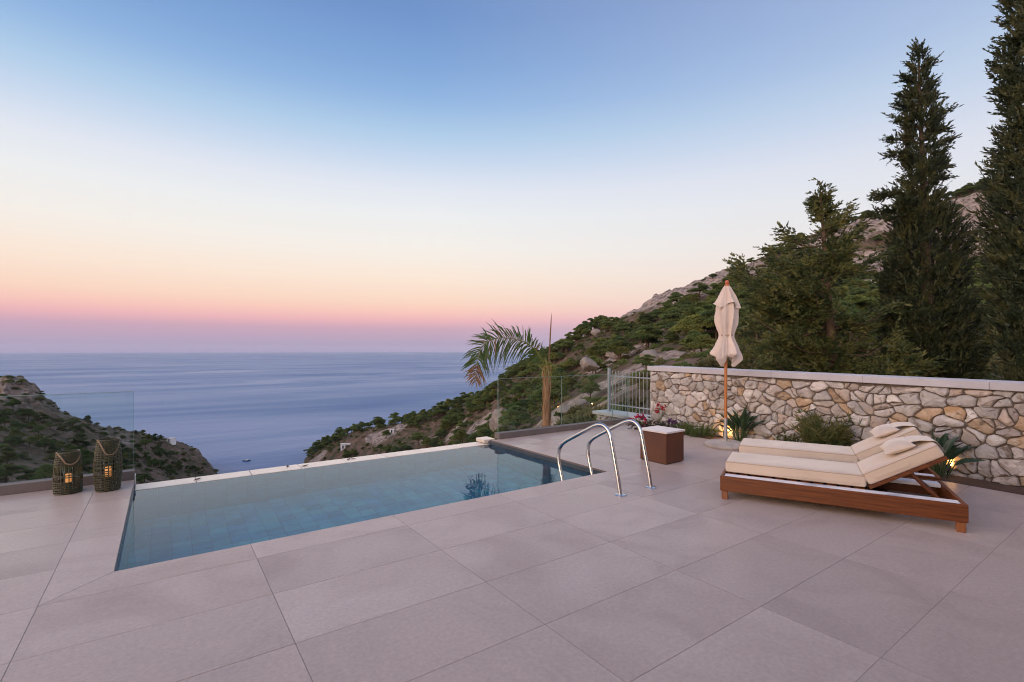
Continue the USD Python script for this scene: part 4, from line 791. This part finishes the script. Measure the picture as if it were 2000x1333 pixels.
def conifer(label, loc, Hh, boughs, lean, sd):
    r_ = np.random.default_rng(sd); t = thing('conifer_tree', label, 'tree', loc); bend = (([0, Hh], [0, lean[0]]), ([0, Hh], [0, lean[1]])); stem(t, Hh, bend, .16); vs = []
    for hs, az, L, rise in boughs:
        e1 = np.array([math.cos(az), math.sin(az), 0]); sd_ = np.array([-e1[1], e1[0], 0]); m = max(6, int(L/.1)); s = np.linspace(0, 1, m)[:, None]; b0 = np.array([np.interp(hs*Hh, *bend[0]), np.interp(hs*Hh, *bend[1]), hs*Hh])
        pth = b0 + e1*s*L*.92 + sd_*L*.12*np.sin(s*3+hs*40) + np.array([0, 0, 1.0])*(rise*L*s - .16*L*np.sin(s*PI*.9) + .15*L*s**3)
        part(t, 'bough', tube(pth[::2] if m > 8 else pth, np.linspace(.016+.012*L, .005, len(pth[::2] if m > 8 else pth)), 5), M['bark'])
        q = int(86*L); j = r_.integers(int(m*.12), m, q); w = (.06+.22*L*np.sin(PI*np.clip(j/m, .05, .97))**.8)
        off = sd_*(r_.normal(0, .55, q)*w)[:, None] + np.c_[r_.normal(0, .03, (q, 2)), r_.normal(.0, .045+.03*L, q)]
        ax = e1*r_.uniform(.5, 1.2, (q, 1)) + off*1.6 + r_.normal(0, .25, (q, 3)) + [0, 0, .30]
        b = pth[j] + off; ok = fbm(b*[1.5, 1.5, 2.4], 3, sd+3) > .45; vs.append(plumes(b[ok], ax[ok], r_.uniform(.18, .36, ok.sum())*min(1, .5+.8*L), r_, 15, .019, .1))
    part(t, 'crown', join(*vs), M['conifer_leaf']); return t
def base_of(px, Y): X = (px-1000)/960*Y; x, y = wld(X, Y); return (x, y, ground(x, y)-.1)
RD = math.atan2(-S, C); RT, LT = RD, RD+PI      # azimuths of the viewer's right and left
rv = np.array([C, -S])
b = base_of(1818, 12.0); H2 = cw(1790, 72, 12.0)[2]-b[2]
cypress('tall slim cypress with ragged side sprays standing right of the broad conifer', b, H2, [(0, .78), (.10, .86), (.25, .84), (.42, .72), (.50, .44), (.54, .26), (.60, .33), (.70, .31), (.80, .24), (.88, .16), (.95, .10), (1, .03)], 5600, -.32*rv, 51,
        [(.53, LT, 1.15, .02), (.51, LT+.3, .85, -.05), (.635, LT, .72, .25), (.62, RT, .45, .5), (.78, LT+.1, .55, .25), (.74, RT-.2, .50, .6), (.57, RT+.2, .55, .4), (.83, RT, .35, .9), (.46, LT+.1, .9, .1), (.86, LT, .35, .5), (.60, RT+.1, .55, .45), (.66, RT-.1, .58, .5), (.70, RT, .52, .55), (.69, LT-.1, .62, .2), (.73, LT+.2, .6, .3), (.80, RT+.2, .42, .7), (.90, RT, .28, .8), (.82, LT-.2, .4, .3), (.49, LT-.3, 1.0, .0)])
b = base_of(2040, 9.2)
cypress('tallest dark cypress cut off by the right edge of the picture', b, 9.6, [(0, .56), (.12, .66), (.3, .66), (.5, .58), (.7, .48), (.85, .36), (1, .05)], 5600, -.15*rv, 52, [(.545, LT, .72, .45), (.50, LT+.3, .6, .3), (.66, LT, .5, .5), (.42, LT-.2, .5, .3), (.76, LT, .4, .5)])
b = base_of(1630, 12.6); H1 = cw(1603, 357, 12.6)[2]-b[2]; rb = np.random.default_rng(54); bo = []
pr = np.array([(0, 2.3), (.15, 2.4), (.35, 2.3), (.5, 1.9), (.6, 1.3), (.70, .80), (.78, .52), (.85, .30), (.92, .18), (1, .06)])
for h in np.r_[np.linspace(.02, .18, 24), np.linspace(.18, .70, 32), np.linspace(.70, .88, 14), np.linspace(.84, .995, 30)]:
    az = rb.uniform(0, 2*PI)
    if .34 < h < .54 and math.cos(az-RT) > -.15: continue
    L = np.interp(h, pr[:, 0], pr[:, 1])*rb.uniform(.62, 1.08)*(1 - (.42 if .22 < h < .75 else .1)*max(0, math.cos(az-RT)))
    bo.append((h + rb.normal(0, .008), az, L, (.02 if h < .5 else .02+.9*(h-.5)) + rb.normal(0, .08) + (.9 if h > .86 else 0)))
bo += [(.47, LT, 2.45, .14), (.57, LT+.1, 1.75, .20), (.69, LT, 1.05, .30), (.50, LT-.25, 2.1, .10), (.53, LT-.15, 2.3, .05), (.42, LT+.1, 2.3, .03), (.30, LT, 2.35, .02), (.22, RT+.2, 1.9, .02), (.12, LT+.2, 2.4, .0), (.10, RT, 2.1, .0), (.80, RT, .6, .5), (.70, RT, .9, .35)]
conifer('broad conifer with layered upswept boughs behind the wall and parasol', b, H1, bo, -.38*rv, 53)

# ------------------------------------------------------------------ pines and scrub on the slopes
hr = np.random.default_rng(77)
def pine_mesh(sd, Hh, R, flat):
    r_ = np.random.default_rng(sd); lob = []
    nl = r_.integers(6, 10)
    for k in range(nl):
        f = (k+.5)/nl; z = Hh*(.45+.5*f); rad = R*(1-.62*max(0, f-.25)/.75); a = r_.uniform(0, 2*PI); q = rad*r_.uniform(.15, .75)
        lob.append((q*math.cos(a), q*math.sin(a), z, rad*r_.uniform(.42, .68)))
    cen, dr = [], []
    for x, y, z, q in lob:
        m = int(170*q); u = r_.normal(0, 1, (m, 3)); u /= np.linalg.norm(u, axis=1, keepdims=True); u[:, 2] = np.abs(u[:, 2])*1.0-.25
        cen.append(np.array([x, y, z]) + u*q*[1, 1, flat]*r_.uniform(.75, 1.05, (m, 1))); dr.append(u+[0, 0, .3])
    crown = leaves(np.vstack(cen), np.vstack(dr), .38, .20, r_, 4, .6)
    tk = [tube([(0, 0, -.8), (.1, 0, Hh*.3), (.05, .1, Hh*.75)], [.22, .16, .06], 5)]
    for x, y, z, q in lob[:5]: tk.append(tube([(.08, .03, Hh*.38), (x*.6, y*.6, z*.8), (x, y, z)], [.08, .06, .03], 4, False))
    return join(*tk), crown
protos = [pine_mesh(s, h, r, f) for s, h, r, f in ((1, 5.2, 2.5, .42), (2, 6.2, 3.1, .38), (3, 4.4, 2.3, .55), (4, 7.0, 3.2, .40), (5, 3.8, 2.4, .50), (6, 5.6, 2.2, .60))]
# how high the land stands in each bearing nearer than a spot: what hides it from the terrace
slope = (ZZ-EYE)/YY; run = np.maximum.accumulate(slope, 0)
lowcut = np.interp(TS, [-1.7, -.77, -.769, -.05, -.049, .10, .26, .281, 2.2], [-.40, -.275, -.255, -.18, -.175, -.16, -.145, -.035, -.075])
lowcut = np.where(TS > .281, np.interp(TS, [.281, 1.04], [-.031, -.066]), lowcut)
def scatter(n, ymin, ymax, dens):
    """spots spread evenly over the slopes in sight; dens: chance from (rock, noise)"""
    out = []
    while len(out) < n:
        t_ = hr.uniform(-1.3, 1.45, 4000); Y_ = np.sqrt(hr.uniform(ymin**2, ymax**2, 4000)); X_ = t_*Y_; ri = (np.log(Y_)-LS[0])/.0165; ci = (t_-TS[0])/.0045
        r_, c_ = np.clip(ri.astype(int), 1, len(LS)-2), np.clip(ci.astype(int), 0, len(TS)-1)
        z_ = map_coordinates(ZZ, [ri, ci], order=1); nz = fbm(np.c_[X_/30, Y_/30, Y_*0], 3, 61); s_ = (z_+3-EYE)/Y_
        ok = (z_ > SEA+1.5) & (s_ > run[r_-1, c_]-.002) & (s_ > lowcut[c_]) & (hr.random(4000) < dens(map_coordinates(rock, [ri, ci], order=1), nz, t_, Y_))
        dx, dy = wld(X_, Y_); ok &= ~((dx < 10.0) & (dy < 9.0)) & (((dx-LAMP[0]*.93)**2 + (dy-LAMP[1]*.93)**2) > 9.0)
        for k in np.nonzero(ok)[0]:
            out.append((dx[k], dy[k], z_[k], Y_[k], t_[k], nz[k]))
            if len(out) >= n: break
    return out
pd = lambda rk, nz, t_, Y_: np.clip((nz-.33)*5.0, .05, 1)*np.clip(1-2.4*rk, .02, 1)*np.where(t_ < -.55, .35, 1.0)
pts = scatter(2800, 45, 400, pd)
pts.sort(key=lambda p: p[3]); NP = 280
mains = []
for k, (tk, cr) in enumerate(protos):
    pass
def zone(t_, Y_):
    if t_ < -.55: return 'left'
    return 'near' if Y_ < 190 else 'far'
ZL = {'left': ('small dark pine growing on the scrubby left headland', 'pines on the left headland'), 'near': ('green pine with flat layered crown on the near slope beyond the wall', 'pines on the near right slope'), 'far': ('small green pine high on the far rocky ridge', 'pines on the far ridge')}
first = {}
for n_, (x, y, z, Y_, t_, nz) in enumerate(pts[:NP]):
    k = int(hr.integers(6)); sc = hr.uniform(.7, 1.45)*(.7 if Y_ < 90 else 1.0)*(.62 if t_ < -.55 else 1); rz = hr.uniform(0, 360); lb, gp = ZL[zone(t_, Y_)]; s3 = (sc*hr.uniform(.9, 1.25), sc*hr.uniform(.9, 1.25), sc*hr.uniform(.75, 1.05))
    if k not in first:
        t = thing('pine_tree', lb, 'pine', (x, y, z), rz, gp); move(t, (x, y, z), rz, s3); part(t, 'trunk', protos[k][0], M['bark']); part(t, 'crown', protos[k][1], M[f'pine_leaf_{k % 3}']); first[k] = t
    else: copy(first[k], (x, y, z), rz, s3, lb, gp)
def instancer(name, items, shapes, label, cat):
    """items: (place, turn, scale xyz, which shape); shapes: lists of (mesh, material)"""
    pi = UsdGeom.PointInstancer.Define(stage, numbered('/World', name)); setdata(pi.GetPrim(), label=label, category=cat, kind='stuff'); tg = []
    for k, sh in enumerate(shapes):
        pth = f'{pathof(pi)}/prototypes/{name}_shape_{k:03d}'; x = UsdGeom.Xform.Define(stage, pth); tg.append(Sdf.Path(pth))
        for nm, m, mt in sh: usdkit.mesh(stage, f'{pth}/{nm}', arr(m), mt)
    pi.CreatePrototypesRel().SetTargets(tg); pi.CreateProtoIndicesAttr(Vt.IntArray([int(i[3]) for i in items]))
    pi.CreatePositionsAttr(Vt.Vec3fArray([Gf.Vec3f(*map(float, i[0])) for i in items]))
    pi.CreateOrientationsAttr(Vt.QuathArray([Gf.Quath(math.cos(i[1]/2), 0, 0, math.sin(i[1]/2)) for i in items]))
    pi.CreateScalesAttr(Vt.Vec3fArray([Gf.Vec3f(*map(float, i[2])) for i in items]))
    return pi
items = []
for x, y, z, Y_, t_, nz in pts[NP:]:
    sc = hr.uniform(.65, 1.35)*(.62 if t_ < -.55 else 1); items.append(((x, y, z), hr.uniform(0, 2*PI), (sc*hr.uniform(.9, 1.3), sc*hr.uniform(.9, 1.3), sc*hr.uniform(.75, 1.05)), hr.integers(6)))
instancer('pine_wood', items, [[('trunk', p[0], M['bark']), ('crown', p[1], M[f'pine_leaf_{k % 3}'])] for k, p in enumerate(protos)], 'distant pine wood covering the slopes of the ridge', 'pine wood')
def bush_mesh(sd):
    r_ = np.random.default_rng(sd); m = 190; u = r_.normal(0, 1, (m, 3)); u /= np.linalg.norm(u, axis=1, keepdims=True); u[:, 2] = np.abs(u[:, 2]); lump = 1 + .5*(fbm(u*2+sd, 2, sd)-.5)
    return leaves(u*lump[:, None]*[1, 1, .75]*r_.uniform(.6, 1, (m, 1)), u+[0, 0, .3], .26, .13, r_, 5, .6)
sc_items = []
for x, y, z, Y_, t_, nz in scatter(4200, 45, 400, lambda rk, nz, t_, Y_: np.clip(1.15-1.4*rk, .06, 1)):
    s_ = hr.uniform(.5, 1.7); sc_items.append(((x, y, z-.1), hr.uniform(0, 2*PI), (s_*hr.uniform(.8, 1.3), s_, s_*hr.uniform(.6, 1)), hr.integers(4)))
for x, y, z, Y_, t_, nz in scatter(900, 13, 60, lambda rk, nz, t_, Y_: np.clip(1.0-.8*rk, .2, 1)):
    s_ = hr.uniform(.2, .75); sc_items.append(((x, y, z-.05), hr.uniform(0, 2*PI), (s_*hr.uniform(.8, 1.4), s_, s_*hr.uniform(.6, 1.1)), hr.integers(4)))
instancer('scrub', sc_items, [[('foliage', bush_mesh(s), M['scrub_leaf' if s % 2 else 'pine_leaf_0'])] for s in (1, 2, 3, 4)], 'low green and grey scrub scattered over the rocky slopes', 'scrub')

# ------------------------------------------------------------------ boulders
def boulder(px, py, Y, w, h, label, sd):
    m = trimesh.creation.icosphere(4); v = np.array(m.vertices); r_ = np.random.default_rng(sd)
    for _ in range(16):      # broken faces
        n = r_.normal(0, 1, 3); n /= np.linalg.norm(n); d = r_.uniform(.45, .85); e = v @ n - d; v = v - np.maximum(e, 0)[:, None]*n
    v = v*(1 + .35*(fbm(v*2.3+sd, 5, sd)-.5))[:, None]*[w/2/.75, w/2/.75, h/2/.75]
    p = cw(px, py, Y); p[2] -= .18*h; solo('boulder', (v + p, m.faces), M['boulder'], label, 'boulder', None, smooth=25)
boulder(988, 815, 150, 7.0, 8.5, 'large grey boulder left of the palm trunk behind the glass', 3)
boulder(972, 825, 149, 5.0, 6.0, 'pointed grey boulder leaning on the left side of the largest boulder', 4)
for px, py, Y, w, h, lb in [(1165, 648, 230, 4.5, 2.6, 'small pale boulder just below the ridge left of the grey cliff'), (1203, 692, 150, 5.5, 3, 'pale boulder above the left part of the railing amid green scrub'), (1150, 708, 120, 3.5, 3, 'rounded pale boulder among bushes right of the palm crown'), (1300, 640, 190, 6, 4, 'pale boulder on the slope left of the parasol'),
        (1272, 700, 85, 4, 3, 'pinkish boulder just above the far end of the stone wall'), (1104, 797, 60, 2.2, 1.3, 'grey boulder seen through glass right of the palm trunk'), (1136, 790, 52, 1.8, 1.1, 'pinkish boulder beside the orange hillside lamp'), (1740, 500, 240, 7, 6, 'pale boulder high on the slope between conifer and cypress')]:
    boulder(px, py, Y, w, h, lb, int(px))

# ------------------------------------------------------------------ far houses and the boat
def house(px, py, Y, blocks, label, roof='roof_grey', rz=35):
    p = cw(px, py, Y); p[2] = ground(p[0], p[1])+.1; t = thing('white_house', label, 'house', p, rz - 35.38)
    for x0, x1, y0, y1, h in blocks:
        part(t, 'wall', bx(x0, x1, y0, y1, -1.6, h, .02), M['house_white']); part(t, 'roof', bx(x0-.12, x1+.12, y0-.12, y1+.12, h+.003, h+.16, .02), M[roof])
        n = max(1, int((x1-x0)/2.4))
        for k in range(n):
            c_ = x0 + (k+.5)*(x1-x0)/n; w = part(t, 'window', bx(c_-.5, c_+.5, y0-.05, y0+.02, .9 if k % 2 else .05, 2.15, .01), M['window_dark'])
            part(w, 'frame', join(bx(c_-.58, c_+.58, y0-.07, y0-.052, 2.152, 2.25, 0), bx(c_-.58, c_-.502, y0-.07, y0-.052, .05, 2.15, 0), bx(c_+.502, c_+.58, y0-.07, y0-.052, .05, 2.15, 0)), M['house_white'])
    return t
house(1692, 578, 222, [(-7, -2.5, 0, 5, 3.0), (-2.45, 3.5, .6, 6, 4.2), (3.55, 8, -.5, 5, 3.0)], 'white flat-roofed house seen between the broad conifer and the cypress', rz=10)
house(1902, 552, 225, [(-5, 0, 0, 5, 3.0), (.05, 5, .8, 5, 2.8)], 'long white house between the two cypresses', rz=0)
house(1890, 606, 150, [(-1.5, 1.2, 0, 3, 2.4)], 'tiny white hut between the two cypresses below the long house', rz=20)
house(672, 881, 328, [(-2.2, .8, 0, 3.5, 3.0), (.9, 4.2, .5, 3.5, 2.8)], 'small white house among trees on the point above the cove', rz=20)
house(765, 840, 322, [(-1.2, 1.2, 0, 2.5, 2.0)], 'tiny white hut on the crest of the wooded point', rz=0)
house(330, 850, 300, [(-2.0, 2.0, 0, 3, 2.4)], 'tiny white chapel on top of the left headland', rz=-20)
bx_, by_ = wld(-.54*363, 363.0); t = thing('motor_boat', 'small dark motor boat anchored in the cove', 'boat', (bx_, by_, SEA), -25)
hl = []
for x, w, zk in ((-2.4, .75, -.2), (-1, .95, -.3), (.6, .9, -.3), (1.8, .55, -.15), (2.7, .04, .2)): hl += [(x, -w, .55+.08*max(0, x)), (x, -w*.6, -.05), (x, 0, zk), (x, w*.6, -.05), (x, w, .55+.08*max(0, x))]
f = [[k*5+j, k*5+j+1, k*5+j+6, k*5+j+5] for k in range(4) for j in range(4)] + [[k*5, k*5+5, k*5+9, k*5+4] for k in range(4)]
part(t, 'hull', (np.array(hl), np.array(f)), M['boat_dark']); part(t, 'cabin', bx(-.6, .9, -.5, .5, .56, 1.25, .05), M['boat_white']); part(t, 'windscreen', bx(.905, .94, -.45, .45, .75, 1.2, .01), M['window_dark']); part(t, 'engine', bx(-2.75, -2.45, -.18, .18, .1, .9, .05), M['boat_dark'])

# ------------------------------------------------------------------ evening haze over the sea
HZ = usdkit.material(stage, '/World/Looks/haze', {'v': ('principled_volume', {'color': (.66, .70, .90), 'density': 1.5e-5, 'anisotropy': 0.0})}, volume='v.volume')
hb = trimesh.creation.box([52000, 52000, 296]); hb.apply_translation([0, 0, 48])
solo('haze', hb, HZ, 'thin evening haze over the sea', 'haze', kind='stuff')
